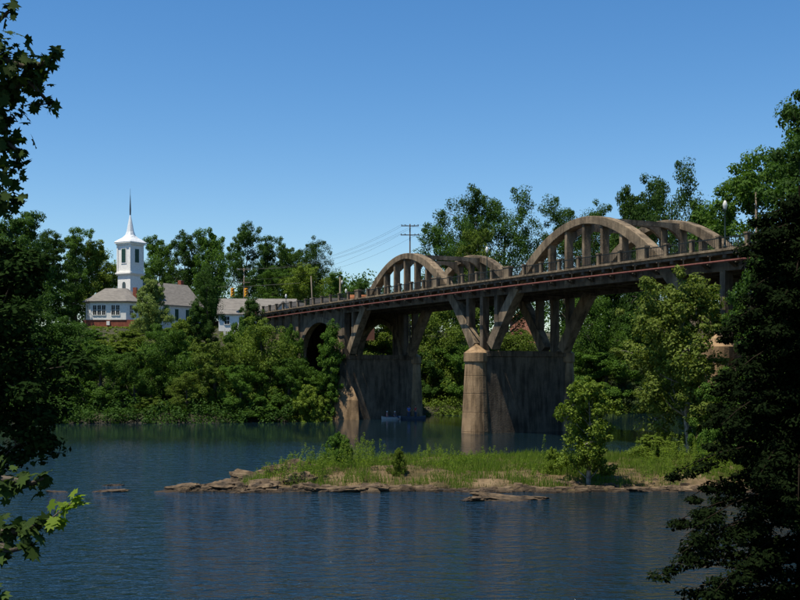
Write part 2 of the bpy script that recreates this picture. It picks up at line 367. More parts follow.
def grow(seed, H, R, base=.25, lobes=9, clumps=12, n=70, leaf=.4, spread=.62, lobe_r=.40, trunk=.35, top=1.0, low_w=.75, lean=0, clump_r=.36, dens=1.45):
    lobe_r *= 1.2 if dens > 1 else 1; clump_r *= 1.34 if dens > 1 else 1; n = int(n * dens * (1.7 if leaf > .27 else 1)); leaf *= .80 if leaf > .27 else 1.0
    rng = np.random.RandomState(seed); wood = MB()
    tp = [Vector((0, 0, -1.2))]
    for k in range(1, 7):
        t = k / 6; tp.append(Vector((rng.normal() * .05 * R * t + lean * t * t * R, rng.normal() * .05 * R * t, H * .86 * t)))
    wood.tube(tp, [trunk * (1.25 - 1.12 * k / 6) for k in range(7)], 7)
    L = []; Lr = []
    for i in range(lobes):
        t = (i + .5) / lobes; hz = base + (1 - base) * (t ** .9)
        prof = (low_w + (1 - low_w) * min(1, t / .4)) if t < .4 else math.sqrt(max(0.02, 1 - ((t - .4) / .66) ** 2))
        ang = i * 2.399 + rng.uniform(-.5, .5); rr = R * spread * prof * rng.uniform(.65, 1.12)
        lr = R * lobe_r * rng.uniform(.7, 1.15) * (.65 + .35 * prof)
        L.append((math.cos(ang) * rr + lean * hz * R, math.sin(ang) * rr, H * hz - lr * .6)); Lr.append(lr)
    if dens > 1:
        for q_ in range(5):
            hz = base + .06 + (.93 - base) * q_ / 4.6; L.append((rng.normal() * .16 * R + lean * hz * R, rng.normal() * .16 * R, H * hz - R * .1)); Lr.append(R * .40 * (1 - .25 * q_ / 4))
    cs = []; cr = []
    for c, lr in zip(L, Lr):
        lc = Vector(c); z0 = max(H * base * .5, lc.z - lr * 1.6); k = min(5, max(0, z0 / (H * .86) * 6)); j = int(k)
        p0 = tp[j].lerp(tp[j + 1], k - j); mid = p0.lerp(lc, .5) + Vector((0, 0, -.08 * (lc - p0).length))
        tr = trunk * .42 * max(.35, 1 - z0 / H)
        wood.tube([p0, mid, lc], [tr, tr * .7, tr * .35], 5)
        for q in range(clumps):
            d = rng.normal(size=3); d /= np.linalg.norm(d); d[2] = d[2] * .8 + .12
            q_ = rng.uniform(.35, 1.28); e = np.array(c) + d * lr * q_; cs.append(e); cr.append(lr * clump_r * rng.uniform(.7, 1.3) * (1.35 - .6 * q_))
            if q % 3 == 0: wood.tube([lc, lc.lerp(Vector(e), .55) + Vector((0, 0, .1 * lr)), Vector(e)], [tr * .33, tr * .2, tr * .08], 4)
    V, Q = blobs(np.array(cs), np.array(cr), n, leaf, rng)
    return mesh_np('crown', V, Q), wood.mesh('trunk'), H, R
print('building tree kinds')
K = {}
K['round'] = grow(11, 18, 7, .18, 12, 14, 66, .42, spread=.58, lobe_r=.44)
K['tall'] = grow(12, 24, 6.5, .2, 13, 13, 66, .42, spread=.52, lobe_r=.47)
K['open'] = grow(13, 25, 9, .34, 12, 11, 60, .42, spread=.66, lobe_r=.39, trunk=.45)
K['open2'] = grow(14, 25, 8, .3, 14, 10, 60, .40, spread=.72, lobe_r=.37, trunk=.45, clump_r=.42)
K['broad'] = grow(15, 16, 9, .15, 13, 13, 66, .42, spread=.72)
K['mass'] = grow(16, 15, 7, .06, 11, 15, 66, .40, spread=.78, low_w=1.0, lobe_r=.40)
K['mass2'] = grow(17, 13, 6, .04, 10, 15, 70, .38, spread=.82, low_w=1.05, lobe_r=.40)
K['bush'] = grow(18, 5, 4, .05, 10, 12, 60, .30, spread=.62, low_w=1.0, trunk=.12)
K['bush2'] = grow(19, 5, 3.6, .0, 11, 11, 66, .30, spread=.72, low_w=1.05, trunk=.12, lobe_r=.34)
K['column'] = grow(20, 11, 2.3, .02, 15, 10, 60, .28, spread=.5, low_w=.9, trunk=.18, lobe_r=.55)
K['poplar'] = grow(21, 20, 4.6, .2, 13, 12, 60, .40, spread=.5, lobe_r=.5)
K['feather'] = grow(31, 12, 4.8, .15, 14, 12, 62, .30, spread=.72, lobe_r=.36, trunk=.22)
K['high'] = grow(32, 22, 5.6, .3, 14, 11, 60, .34, spread=.75, lobe_r=.36, trunk=.3)
K['lawn'] = grow(22, 8, 3.4, .02, 13, 13, 80, .28, spread=.58, lobe_r=.46, trunk=.14, low_w=1.0)
def tree(kind, px, ytop, wpx, Y, mat, label, cat='tree', name=None, group=None, rz=None, bark='bark', z0=None, sink=0):
    cm, tm, H, R = K[kind]; X = at(px, Y); g = gz(X, Y) if z0 is None else z0
    h = max(1.5, zat(ytop, Y) - g + sink); r = wpx / 2 / F * Y
    t = thing(name or ('bush' if kind.startswith('bush') else 'tree'), label, cat, (X, Y, g - sink), rz if rz is not None else (px * 1.7) % 6.28, group)
    s = (r / R, r / R, h / H * 1.02); t.scale = s
    link('crown', cm, mat, t); link('trunk', tm, bark, t)
    return t

# far row, behind the church and the road (left)
TR = [
 ('round', 14, 214, 95, 178, 'leaf_dark', 'big dark tree at the left edge rising highest left of the church'),
 ('tall', 48, 232, 62, 196, 'leaf_dark', 'dark tree just right of the tall one at the left edge'),
 ('poplar', 76, 230, 40, 222, 'leaf_mid', 'pointed mid-green tree with a ragged tip left of the steeple'),
 ('round', 98, 243, 58, 226, 'leaf_bright', 'yellow-green round tree close left of the church tower'),
 ('round', 160, 238, 50, 238, 'leaf_mid', 'green tree close right of the steeple, behind the church roof'),
 ('tall', 186, 234, 48, 236, 'leaf_dark', 'dark green tree behind the right half of the church roof'),
 ('round', 212, 231, 50, 234, 'leaf_mid', 'broad green tree behind the brick chimney of the church roof'),
 ('tall', 246, 225, 44, 214, 'leaf_dark', 'tall dark tree with a forked top behind the traffic lights'),
 ('poplar', 268, 238, 34, 222, 'leaf_dark', 'narrow dark tree right of the forked tree by the traffic lights'),
 ('round', 289, 246, 46, 226, 'leaf_mid', 'green tree left of the wide-topped one above the bridge end'),
 ('open', 314, 240, 52, 222, 'leaf_dark', 'wide-topped dark tree nearest the bridge end skyline'),
 ('round', 303, 264, 52, 203, 'leaf_bright', 'bright yellow-green tree above the grey-roofed house'),
 ('round', 338, 274, 44, 214, 'leaf_mid', 'low tree behind the two lamps at the bridge end'),
 ('round', 358, 280, 34, 224, 'leaf_dark', 'small dark tree just left of the first bridge arch'),
 ('tall', 275, 268, 44, 206, 'leaf_mid', 'mid-green tree standing left of the bright yellow-green one'),
 ('broad', 130, 262, 60, 232, 'leaf_dark', 'low dark tree behind the foot of the church tower'),
 # in front of the church and on the slope
 ('lawn', 152, 279, 38, 184, 'leaf_silver', 'small silvery round tree in front of the church nave'),
 ('tall', 207, 267, 33, 172, 'leaf_dark', 'vine-clad dark tree in front of the right end of the church'),
 ('column', 251, 296, 26, 168, 'leaf_dark', 'dark narrow tree in front of the grey roof under the traffic lights'),
 ('column', 196, 300, 20, 171, 'leaf_dark', 'slim leafy trunk below the vine-clad tree by the church'),
 ('mass', 22, 285, 90, 152, 'leaf_dark', 'dark leafy tree on the left bank under the edge of the picture'),
 ('mass', 66, 318, 80, 152, 'leaf_dark', 'dark bank tree below and left of the white parish hall'),
 ('mass2', 100, 345, 70, 147, 'leaf_mid', 'low bank tree at the water below the white parish hall'),
 ('mass', 165, 326, 68, 150, 'leaf_mid', 'bushy bank tree below the silvery church tree'),
 ('mass2', 135, 352, 52, 146, 'leaf_mid', 'low leafy tree at the water left of the double-lobed bank tree'),
 ('mass2', 214, 342, 66, 147, 'leaf_olive', 'olive-green bank tree at the water below the vine-clad tree'),
 ('mass', 262, 320, 70, 149, 'leaf_olive', 'tallest olive bank tree left of the bridge abutment'),
 ('mass2', 240, 365, 50, 145, 'leaf_mid', 'low green tree at the water between the two olive bank trees'),
 ('mass2', 187, 372, 44, 145, 'leaf_olive', 'small pale-leaved tree overhanging the water, left of the olive tree'),
 ('mass2', 288, 358, 54, 147, 'leaf_mid', 'leafy tree at the water below the left end of the bridge'),
 ('column', 331, 322, 27, 150.5, 'leaf_mid', 'slim vine-covered tree in front of the first small bridge arch'),
 # behind the bridge
 ('open2', 447, 222, 84, 192, 'leaf_dark', 'lower left tree of the clump between the two bridge arches'),
 ('open', 468, 192, 88, 200, 'leaf_dark', 'tall open tree right of the utility pole, between the arches'),
 ('open2', 506, 194, 84, 198, 'leaf_dark', 'tall open tree just left of the second bridge arch'),
 ('poplar', 474, 234, 48, 184, 'leaf_olive', 'short olive-brown tree under the tall pair between the arches'),
 ('open2', 564, 202, 76, 205, 'leaf_dark', 'open tree seen through the left end of the second arch'),
 ('open', 594, 206, 66, 208, 'leaf_dark', 'open tree behind the crown of the second bridge arch'),
 ('poplar', 612, 232, 40, 200, 'leaf_mid', 'low tree seen through the middle of the second arch'),
 ('round', 636, 190, 74, 196, 'leaf_dark', 'rounded dark tree above the far rib of the second arch'),
 ('open2', 672, 170, 86, 176, 'leaf_dark', 'tallest airy tree right of the second arch crown'),
 ('round', 702, 204, 80, 170, 'leaf_mid', 'tree low behind the right end of the second arch'),
 ('tall', 752, 158, 124, 128, 'leaf_mid', 'spreading tree behind the bridge lamp at the right'),
 ('tall', 806, 134, 130, 118, 'leaf_dark', 'large dark tree behind the right end of the bridge'),
 ('round', 690, 235, 60, 150, 'leaf_dark', 'dark tree behind the deck left of the right-hand lamp'),
 # seen under the bridge
 ('mass', 440, 300, 74, 176, 'leaf_olive', 'sunlit tree on the far bank seen between the two piers'),
 ('mass2', 458, 345, 60, 172, 'leaf_mid', 'bank tree at the water left of the middle pier'),
 ('mass2', 425, 352, 44, 172, 'leaf_dark', 'dark bank tree just right of the left pier'),
 ('mass', 518, 330, 70, 182, 'leaf_olive', 'leafy slope tree under the brick house, seen above the pier wall'),
 ('mass', 590, 292, 70, 180, 'leaf_mid', 'far bank tree right of the middle pier legs'),
 ('mass2', 606, 352, 74, 176, 'leaf_mid', 'wide bank tree above the water right of the middle pier'),
 ('mass', 640, 308, 70, 182, 'leaf_dark', 'dark far bank tree under the second arch'),
 ('mass2', 640, 366, 54, 175, 'leaf_blue', 'blue-green bank tree at the water right of the middle pier'),
 ('mass', 700, 300, 80, 172, 'leaf_mid', 'far bank tree left of the right-hand pier'),
 ('mass2', 668, 360, 56, 176, 'leaf_mid', 'green far bank tree at the water behind the yellow sycamore'),
 ('mass', 388, 300, 70, 196, 'leaf_bright', 'bright tree seen through the small far arch over the left pier'),
]
for (k, px, yt, wp, Y, m, lab) in TR: tree(k, px, yt, wp, Y, m, lab)
BU = [
 ('bush2', 308, 388, 44, 144.5, 'leaf_bright', 'bright green rounded bush at the water left of the left pier'),
 ('column', 310, 378, 28, 150, 'leaf_mid', 'shorter vine-covered tree in the mouth of the small bridge arch'),
 ('bush2', 312, 374, 44, 152, 'leaf_mid', 'bush under the small arch at the left end of the bridge'),
 ('bush2', 296, 362, 40, 155, 'leaf_dark', 'dark bush against the foot of the abutment wall'),
 ('bush', 290, 330, 40, 158, 'leaf_mid', 'bush on the slope against the bridge abutment wall'),
 ('bush', 240, 322, 44, 160, 'leaf_mid', 'bush at the top of the slope under the grey-roofed house'),
 ('bush', 180, 320, 44, 170, 'leaf_bright', 'light green bush along the slope top right of the silvery tree'),
 ('bush', 128, 331, 40, 176, 'leaf_bright', 'light green bush at the foot of the brick foundation'),
 ('bush2', 90, 330, 36, 178, 'leaf_mid', 'green bush at the left corner of the parish hall'),
 ('bush2', 110, 342, 70, 166, 'leaf_bright', 'wide sunlit bush on the slope below the parish hall'),
 ('bush2', 170, 338, 60, 164, 'leaf_mid', 'wide bush on the slope below the church nave'),
 ('bush2', 150, 398, 36, 143.5, 'leaf_olive', 'low bush dipping over the water at the middle of the left bank'),
 ('bush2', 262, 398, 40, 144, 'leaf_mid', 'low bush dipping over the water right of the white rock gap'),
 ('bush2', 60, 398, 50, 142, 'leaf_dark', 'dark low bush at the water near the left edge'),
 ('bush2', 570, 392, 36, 170, 'leaf_mid', 'low bush at the far water line right of the middle pier wall'),
 ('bush2', 655, 388, 34, 173, 'leaf_olive', 'low olive bush at the far water line behind the sycamore'),
]
for (k, px, yt, wp, Y, m, lab) in BU: tree(k, px, yt, wp, Y, m, lab, 'bush')

# woodland far off and undergrowth on the banks: uncountable masses of leaves
def mass(name, label, cat, pts, rad, n, leaf, mat, seed, flat=.8):
    rng = np.random.RandomState(seed); V, Q = blobs(np.array(pts), np.array(rad), n, leaf, rng, flat)
    return link(name, mesh_np(name, V, Q), mat, kind='stuff', label=label, cat=cat)
rng = np.random.RandomState(5); pts = []; rad = []
for k in range(1500):
    Y = rng.uniform(250, 300); X = rng.uniform(-150, 170); g = gz(X, Y); top = 6 + 6 * float(vnoise(X, Y, 9)) + (5.5 if X < 0 else 2)
    pts.append((X, Y, g + rng.uniform(0, 1) ** .6 * top)); rad.append(rng.uniform(1.6, 2.8))
mass('woodland', 'far wood closing the skyline behind the town', 'woodland', pts, rad, 34, .75, 'leaf_dark', 6)
def slope(n, x0, x1, d0, d1, seed, lo=.5, hi=1.6):
    rng = np.random.RandomState(seed); P = []; Rr = []
    while len(P) < n:
        X = rng.uniform(x0, x1); d = rng.uniform(d0, d1); Y = float(far_shore(X)) + d
        u = (X + 7.23) * .4475 - (Y - 150.5) * .894; wv = (X + 7.23) * .894 + (Y - 150.5) * .4475
        if -34 < u < 3 and -2.5 < wv < 12: continue
        r = rng.uniform(lo, hi); P.append((X, Y, gz(X, Y) + rng.uniform(-.2, 1.0) * r)); Rr.append(r)
    return P, Rr
p, r = slope(620, -75, -9, .2, 13, 17); mass('undergrowth', 'dark shaded undergrowth between the trees at the foot of the left bank', 'undergrowth', p, r, 62, .30, 'leaf_dark', 18)  # darker leaf colour paints the shade between the bank trees
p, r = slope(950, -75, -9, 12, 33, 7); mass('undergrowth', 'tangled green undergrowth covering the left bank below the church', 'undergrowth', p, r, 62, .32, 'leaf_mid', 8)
p, r = slope(1700, -10, 75, .3, 36, 9); mass('undergrowth', 'tangled green undergrowth on the far bank seen under the bridge', 'undergrowth', p, r, 62, .34, 'leaf_olive', 10)
rng = np.random.RandomState(28); P_ = []; R_ = []
for k in range(1500):
    X = rng.uniform(-62, -12); Y = float(far_shore(X)) + rng.uniform(32, 62); P_.append((X, Y, gz(X, Y) + .05)); R_.append(rng.uniform(.2, .5))
mass('ground_cover', 'low green ground cover along the top of the bank before the buildings', 'ground cover', P_, R_, 34, .24, 'leaf_bright', 29)
p, r = slope(130, -62, -13, -1.5, 1.2, 21, .7, 1.5); p = [(a_, b_, c_ + .7) for a_, b_, c_ in p]; mass('overhanging_foliage', 'leaves drooping over the water along the left bank', 'foliage', p, r, 70, .32, 'leaf_dark', 22)  # shade along the waterline is put into the darker leaf colour
p, r = slope(200, 4, 60, -1.4, .8, 23, .7, 1.5); mass('overhanging_foliage', 'leaves drooping over the far water line under the bridge', 'foliage', p, r, 70, .32, 'leaf_olive', 24)
rng = np.random.RandomState(12); pts = []; rad = []
while len(pts) < 700:
    Y = rng.uniform(60, 150); X = float(right_shore(Y)) + rng.uniform(-.3, 22); r = rng.uniform(.4, 1.3)
    u = (X + 7.23) * .4475 - (Y - 150.5) * .894; wv = (X + 7.23) * .894 + (Y - 150.5) * .4475
    if -3 < wv < 12 and abs(u - 72.3) < 4: continue
    pts.append((X, Y, gz(X, Y) + rng.uniform(0, 1) * r)); rad.append(r)
mass('undergrowth', 'weeds and brambles on the right bank behind the island', 'undergrowth', pts, rad, 60, .24, 'leaf_mid', 13)

# ------------------------------------------------------------------ the bridge
TH = 0.4664; S = 36.28
deck = lambda u: 15.91 + .0047 * u - 6.5e-5 * u * u
br = thing('arch_bridge', 'long weathered concrete arch bridge with twin arches rising above its deck', 'bridge', (-7.3, 151.48, 0), math.atan2(-math.cos(TH), math.sin(TH)))
def xf(u, v, z=0): return Vector((-7.3 + u*math.sin(TH) + v*math.cos(TH), 151.48 - u*math.cos(TH) + v*math.sin(TH), z))
U0, U1 = -30, 128
def strip(w0, w1, dz0, dz1, u0=U0, u1=U1, n=40):
    b = MB(); us = [u0 + (u1 - u0) * i / n for i in range(n + 1)]
    return b.loft([[(u, w0, deck(u)+dz0), (u, w1, deck(u)+dz0), (u, w1, deck(u)+dz1), (u, w0, deck(u)+dz1)] for u in us])
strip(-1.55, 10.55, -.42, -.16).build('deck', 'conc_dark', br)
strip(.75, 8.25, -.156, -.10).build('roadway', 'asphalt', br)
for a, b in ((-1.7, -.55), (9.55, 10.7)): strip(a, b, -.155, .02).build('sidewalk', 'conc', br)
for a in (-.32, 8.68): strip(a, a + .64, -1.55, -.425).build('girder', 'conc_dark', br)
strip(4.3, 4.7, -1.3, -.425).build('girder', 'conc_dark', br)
def rib_z(m, u, wc=0): return deck(m) + 4.79 + .02 * wc - (.0392 + .0002 * wc) * (u - m) ** 2          # top of the rib
def rib(m, half, wc, width=1.0, d0=.68, d1=1.25, n=34, low=False):
    b = MB(); R = []
    for i in range(n + 1):
        u = m - half + 2*half*i/n; s = -.0784*(u - m); L = math.hypot(1, s)
        nx_, nz_ = -s / L, 1 / L; z = rib_z(m, u, wc) if not low else deck(m) - 1.6 - .026 * (u - m) ** 2
        if low: s = -.052 * (u - m); L = math.hypot(1, s); nx_, nz_ = -s / L, 1 / L
        d = d0 + (d1 - d0) * abs(u - m) / half
        R.append([(u, wc - width/2, z), (u, wc + width/2, z), (u - nx_*d, wc + width/2, z - nz_*d), (u - nx_*d, wc - width/2, z - nz_*d)])
    return b.loft(R)
for m in (S/2, 3*S/2):
    for wc in (0, 9):
        rib(m, 16.9, wc).build('arch_rib', 'conc', br, bevel=.05)
    # hangers, with cross struts between the two ribs over the roadway
    for k in range(7):
        u = m + (k - 3) * 2.75
        for wc in (0, 9):
            MB().box(u - .19, u + .19, wc - .38, wc + .38, deck(u) - 1.2, rib_z(m, u, wc) - .62).build('hanger', 'conc', br, bevel=.03)
        if k in (2, 3, 4):
            b = MB(); zs = rib_z(m, u) - (.06 if k == 3 else .12); poly = []
            for i in range(17):
                v = .4 + 8.2 * i / 16; e = min(v - .4, 8.6 - v); hz = .46 + max(0, 1 - e / 2.0) ** 2 * 1.1
                poly.append((v, zs - hz))
            poly += [(8.6, zs), (.4, zs)]
            b.prism(poly, u - .16, u + .16, 'x').build('cross_strut', 'conc', br)
# third span: an arch below the deck, towards the right bank
for wc in (0, 9): rib(5*S/2, 17.0, wc, low=True).build('arch_rib', 'conc_dark', br)
for k in range(-4, 5):
    u = 5*S/2 + k * 3.1
    for wc in (0, 9):
        zb = deck(5*S/2) - 1.9 - .026 * (k*3.1) ** 2
        if deck(u) - .6 - zb > 1.3: MB().box(u-.22, u+.22, wc-.4, wc+.4, zb, deck(u)-1.5).build('column', 'conc_dark', br)
# floor beams with tapered ends under the sidewalks
fb = None; nfb = int((U1 - U0) / 3.013)
b = MB(); b.prism([(-1.5, -.43), (-1.5, -.68), (-.35, -1.3), (9.35, -1.3), (10.5, -.68), (10.5, -.43)], -.2, .2, 'x'); me = b.mesh('floor_beam')
for i in range(nfb):
    u = U0 + 1.5 + 3.013 * i; link('floor_beam', me, 'conc_dark', br, loc=(u, 0, deck(u)))
# piers
def pier(u0, low_nose=False):
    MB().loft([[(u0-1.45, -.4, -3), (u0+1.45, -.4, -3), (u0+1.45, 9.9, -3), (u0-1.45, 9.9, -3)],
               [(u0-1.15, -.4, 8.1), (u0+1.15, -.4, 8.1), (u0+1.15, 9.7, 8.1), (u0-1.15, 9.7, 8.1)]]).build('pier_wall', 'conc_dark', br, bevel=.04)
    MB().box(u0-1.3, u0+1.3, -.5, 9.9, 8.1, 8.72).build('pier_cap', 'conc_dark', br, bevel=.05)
    for wc, sg in ((-1.0, 1), (10.0, -1)):
        if low_nose and sg > 0:
            # battered buttress with a sloping top, standing in front of the wall
            b = MB(); b.loft([[(u0-1.8, .2, -3), (u0-1.3, -2.3, -3), (u0+1.2, -2.3, -3), (u0+3.1, .7, -3)],
                              [(u0-1.5, .2, 3.4), (u0-1.0, -1.9, 3.0), (u0+.9, -1.9, 2.7), (u0+2.6, .6, 2.6)],
                              [(u0-1.2, .2, 5.9), (u0-.6, -.7, 6.0), (u0+.1, -.7, 5.9), (u0+1.5, .4, 4.2)]])
            b.build('cutwater', 'conc_tan', br, bevel=.05); continue
        # drum cast in lifts: each lift stands a little proud of the joint below it
        zs = [-3, 0.15, 2.2, 4.2, 6.1, 7.45]; rr = lambda z: 1.62 - .052 * max(0, z)
        for a, c in zip(zs[:-1], zs[1:]):
            MB().lathe([(rr(a)-.03, a), (rr(a), a+.04), (rr(c), c-.04), (rr(c)-.03, c)], (u0, wc), 20).build('drum', 'conc_tan', br, smooth=False)
        MB().lathe([(1.24, 7.45), (1.36, 7.6), (1.36, 8.5), (1.2, 8.62), (.06, 9.45)], (u0, wc), 20).build('drum_cap', 'conc_tan', br)
    for du in (-2.9, 0, 2.9):
        for wc in (0, 9):
            zb = 8.6
            for m in (u0 - S/2, u0 + S/2):
                if abs(u0 + du - m) < 17 and u0 < 80: zb = max(zb, rib_z(m, u0 + du) - .4)
            if u0 < 1 and du < 0: zb = 8.6
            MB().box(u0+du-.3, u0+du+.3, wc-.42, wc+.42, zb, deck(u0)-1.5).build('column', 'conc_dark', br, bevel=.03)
pier(0, True); pier(S); pier(2*S); pier(3*S)
# small approach arch and the abutment at the left
for wc, dk in ((-.1, 'conc_dark'), (9.1, 'conc_dark')):
    def ell(t, a, c): return (-8.2 + a*math.cos(t), 8.2 + c*math.sin(t))
    inner = [ell(math.pi*i/20, 7.0, 5.2) for i in range(21)]
    outer = [ell(math.pi*i/20, 7.75, 5.95) for i in range(21)]
    b = MB()
    b.loft([[(i_[0], wc-.5, i_[1]), (o_[0], wc-.5, o_[1]), (o_[0], wc+.4, o_[1]), (i_[0], wc+.4, i_[1])] for i_, o_ in zip(inner, outer)])
    b.build('arch_ring', 'conc', br)
    top = [(o_[0], deck(o_[0]) - .45) for o_ in outer]
    b = MB(); b.loft([[(o_[0], wc-.3, o_[1]), (t_[0], wc-.3, t_[1]), (t_[0], wc+.25, t_[1]), (o_[0], wc+.25, o_[1])] for o_, t_ in zip(outer, top)])
    b.build('spandrel_wall', dk, br)
    MB().box(-16.9, -15.0, wc-.45, wc+.45, 2, 8.25).build('arch_pier', dk, br)
    MB().box(-30, -15.9, wc-.3, wc+.3, 2, deck(-22)-.5).build('abutment_wall', 'conc', br)
    for u in (-16.4, -19.6, -23.0, -26.6):
        MB().box(u-.45, u+.45, wc-.62, wc-.3, 2, deck(u)-.55).build('pilaster', 'conc', br, bevel=.04)
MB().box(-29, -27, .3, 8.7, 2, deck(-28)-.5).build('abutment_wall', 'conc_dark', br)
# railings: concrete posts, iron rails and pickets between
post = MB(); post.box(-.15, .15, -.15, .15, 0, .92); post.box(-.2, .2, -.2, .2, .92, 1.04); pm = post.mesh('railing_post')
endp = MB(); endp.box(-.55, .55, -.25, .25, 0, .95); endp.box(-.62, .62, -.3, .3, .95, 1.1); em = endp.mesh('end_block')
for wv in (-1.42, 10.42):
    us = []; u = U0 + .8
    while u < 108: us.append(u); u += 3.013
    for u in us:
        blk = min(abs(u - q) for q in (S/2-10.2, S/2+10.2, 3*S/2-10.2, 3*S/2+10.2)) < 1.5
        link('end_block' if blk else 'railing_post', em if blk else pm, 'conc', br, loc=(u, wv, deck(u) + .02))
    for z0, z1 in ((.80, .88), (.12, .17)): strip(wv-.04, wv+.04, z0+.02, z1+.02, us[0], us[-1]).build('rail', 'iron', br)
    b = MB(); u = us[0]
    while u < us[-1]:
        b.box(u-.014, u+.014, wv-.014, wv+.014, deck(u)+.05, deck(u)+.84); u += .2
    b.build('pickets', 'iron', br, kind='stuff')
# red pipe slung along the edge on brackets
b = MB(); b.tube([(u, -1.86, deck(u) - .98) for u in np.linspace(U0 + 3, 120, 60)], .09, 8); b.build('pipe', 'rust', br, smooth=True)
b = MB(); b.box(-.05, .05, -1.93, -1.45, -.52, -.44); b.box(-.05, .05, -1.76, -1.70, -1.25, -.44); b.box(-.05, .05, -2.0, -1.72, -1.16, -1.10); me = b.mesh('pipe_bracket')
for i in range(nfb):
    u = U0 + 3.2 + 3.013 * i
    if u < 119: link('pipe_bracket', me, 'conc', br, loc=(u, 0, deck(u)))
# road beyond the left end
b = MB()
R = []
for i in range(14):
    p0 = xf(-30 - i*6, .5); p1 = xf(-30 - i*6, 8.5); R.append([p0, p1])
V_ = []; F_ = []
for i, (p0, p1) in enumerate(R):
    z = max(deck(-30) - .12, 0); V_ += [(p0.x, p0.y, z), (p1.x, p1.y, z)]
    if i: F_.append((2*i-2, 2*i-1, 2*i+1, 2*i))
b.add(V_, F_).build('road', 'asphalt', kind='structure')

# ------------------------------------------------------------------ lamps, poles, wires, signals
def lamp_proto():
    t = thing('street_lamp', 'x', 'street lamp')
    MB().lathe([(.17, 0), (.17, .25), (.10, .4), (.075, .7), (.055, 3.6), (.08, 3.65), (.12, 3.8)], n=10).build('post', 'post_green', t, smooth=True)
    MB().lathe([(.13, 3.8), (.14, 3.86), (.21, 4.08), (.22, 4.24), (.16, 4.45), (.06, 4.62)], n=14).build('globe', 'globe', t, smooth=True)
    MB().lathe([(.07, 4.62), (.05, 4.68), (.012, 4.85)], n=8).build('finial', 'post_green', t)
    return t
L0 = lamp_proto(); first = True
for (px, wv, lab) in ((725, -1.2, 'globe street lamp at the right end of the bridge, near the second arch foot'),
                      (487, -1.2, 'globe street lamp on the deck between the two raised arches'),
                      (342, -1.2, 'globe street lamp near the left end of the bridge, the lower of the close pair'),
                      (346, 10.2, 'globe street lamp on the far sidewalk, the higher of the close pair')):
    t = (px - 400) / F; u = (t * (151.48 + wv*math.sin(TH)) - (-7.3 + wv*math.cos(TH))) / (math.sin(TH) + t * math.cos(TH))
    o = L0 if first else copy_tree(L0); first = False
    o.location = xf(u, wv, deck(u) + .02); o['label'] = lab; o['group'] = 'globe street lamps'
    if px == 725: o.scale = (.8,) * 3
    if px == 487: o.scale = (.76,) * 3
    if px == 342: o.scale = (.6,) * 3
    if px == 346: o.scale = (.8,) * 3
o = copy_tree(L0); Y = 186; X = at(286, Y); o.location = (X, Y, gz(X, Y)); kz = (zat(283, Y) - gz(X, Y) - 1.05) / 3.8
for c_ in o.children:
    if c_.name.startswith('post'): c_.scale = (1, 1, kz)
    else: c_.location = (0, 0, 3.8 * (kz - 1))
o['label'] = 'globe street lamp in front of the grey-roofed house left of the bridge'; o['group'] = 'globe street lamps'
def pole(px, ytop, Y, label, arms=(), r=.15, mat='wood', lean=0, base=None):
    X = at(px, Y); g = gz(X, Y) if base is None else base; zt = zat(ytop, Y); h = zt - g
    t = thing('utility_pole', label, 'utility pole', (X, Y, g))
    MB().tube([(0, 0, -1), (lean*.5, 0, h*.5), (lean, 0, h)], [r, r*.85, r*.65], 10).build('post', mat, t, smooth=True)
    for (dz, wd) in arms:
        MB().box(-wd/2, wd/2, -r-.14, -r-.01, h-dz-.07, h-dz+.07).build('crossarm', mat, t)
        for q in (-.46, -.26, .26, .46):
            MB().lathe([(.05, h-dz+.072), (.07, h-dz+.16), (.03, h-dz+.26)], (q*wd, -r-.075), 8).build('insulator', 'iron', t)
    return X, Y, zt
P1 = pole(410, 224, 190, 'dark utility pole with two crossarms behind the first bridge arch', ((.35, 3.0), (1.9, 3.2)), .17, 'wood_dark')
P2 = pole(244, 268, 200, 'utility pole with a crossarm beside the traffic lights', ((.3, 2.6), (2.6, 2.2)), .16, 'wood')
P3 = pole(314, 276, 184, 'thin leaning wooden pole left of the bridge-end lamps', (), .13, 'wood', lean=-.5)
P4 = pole(340, 277, 180, 'pale short wooden pole behind the bridge railing at the left end', (), .17, 'wood')
P5 = pole(756, 192, 118, 'bare pale wooden pole behind the bridge at the right', (), .14, 'wood')
def wire(name, label, pairs, sag, r=.012):
    b = MB()
    for (p, q) in pairs:
        p, q = Vector(p), Vector(q); b.tube([p.lerp(q, i/16) + Vector((0, 0, -4*sag*(i/16)*(1 - i/16))) for i in range(17)], r, 4)
    o = b.build(name, 'iron'); o['label'] = label; o['category'] = 'power line'; o['kind'] = 'stuff'; return o
pr = []
for q, dz in ((-1.4, .1), (-.8, .1), (.8, .1), (1.4, .1), (-1.4, 1.7), (1.4, 1.7)):
    pr.append(((P1[0]+q, P1[1]-.3, P1[2]-dz), (P2[0]+q*.8, P2[1]-.3, P2[2]-dz*1.2)))
wire('power_line', 'power lines sagging left from the dark pole to the pole by the traffic lights', pr, 2.2)
wire('power_line', 'power lines running right from the dark pole behind the tall trees', [((P1[0]+q, P1[1]-.3, P1[2]-dz), (at(640, 230)+q, 230, zat(248, 230)-dz)) for q, dz in ((-1.2, .1), (1.2, .1), (-1.2, 1.7))], 1.5)
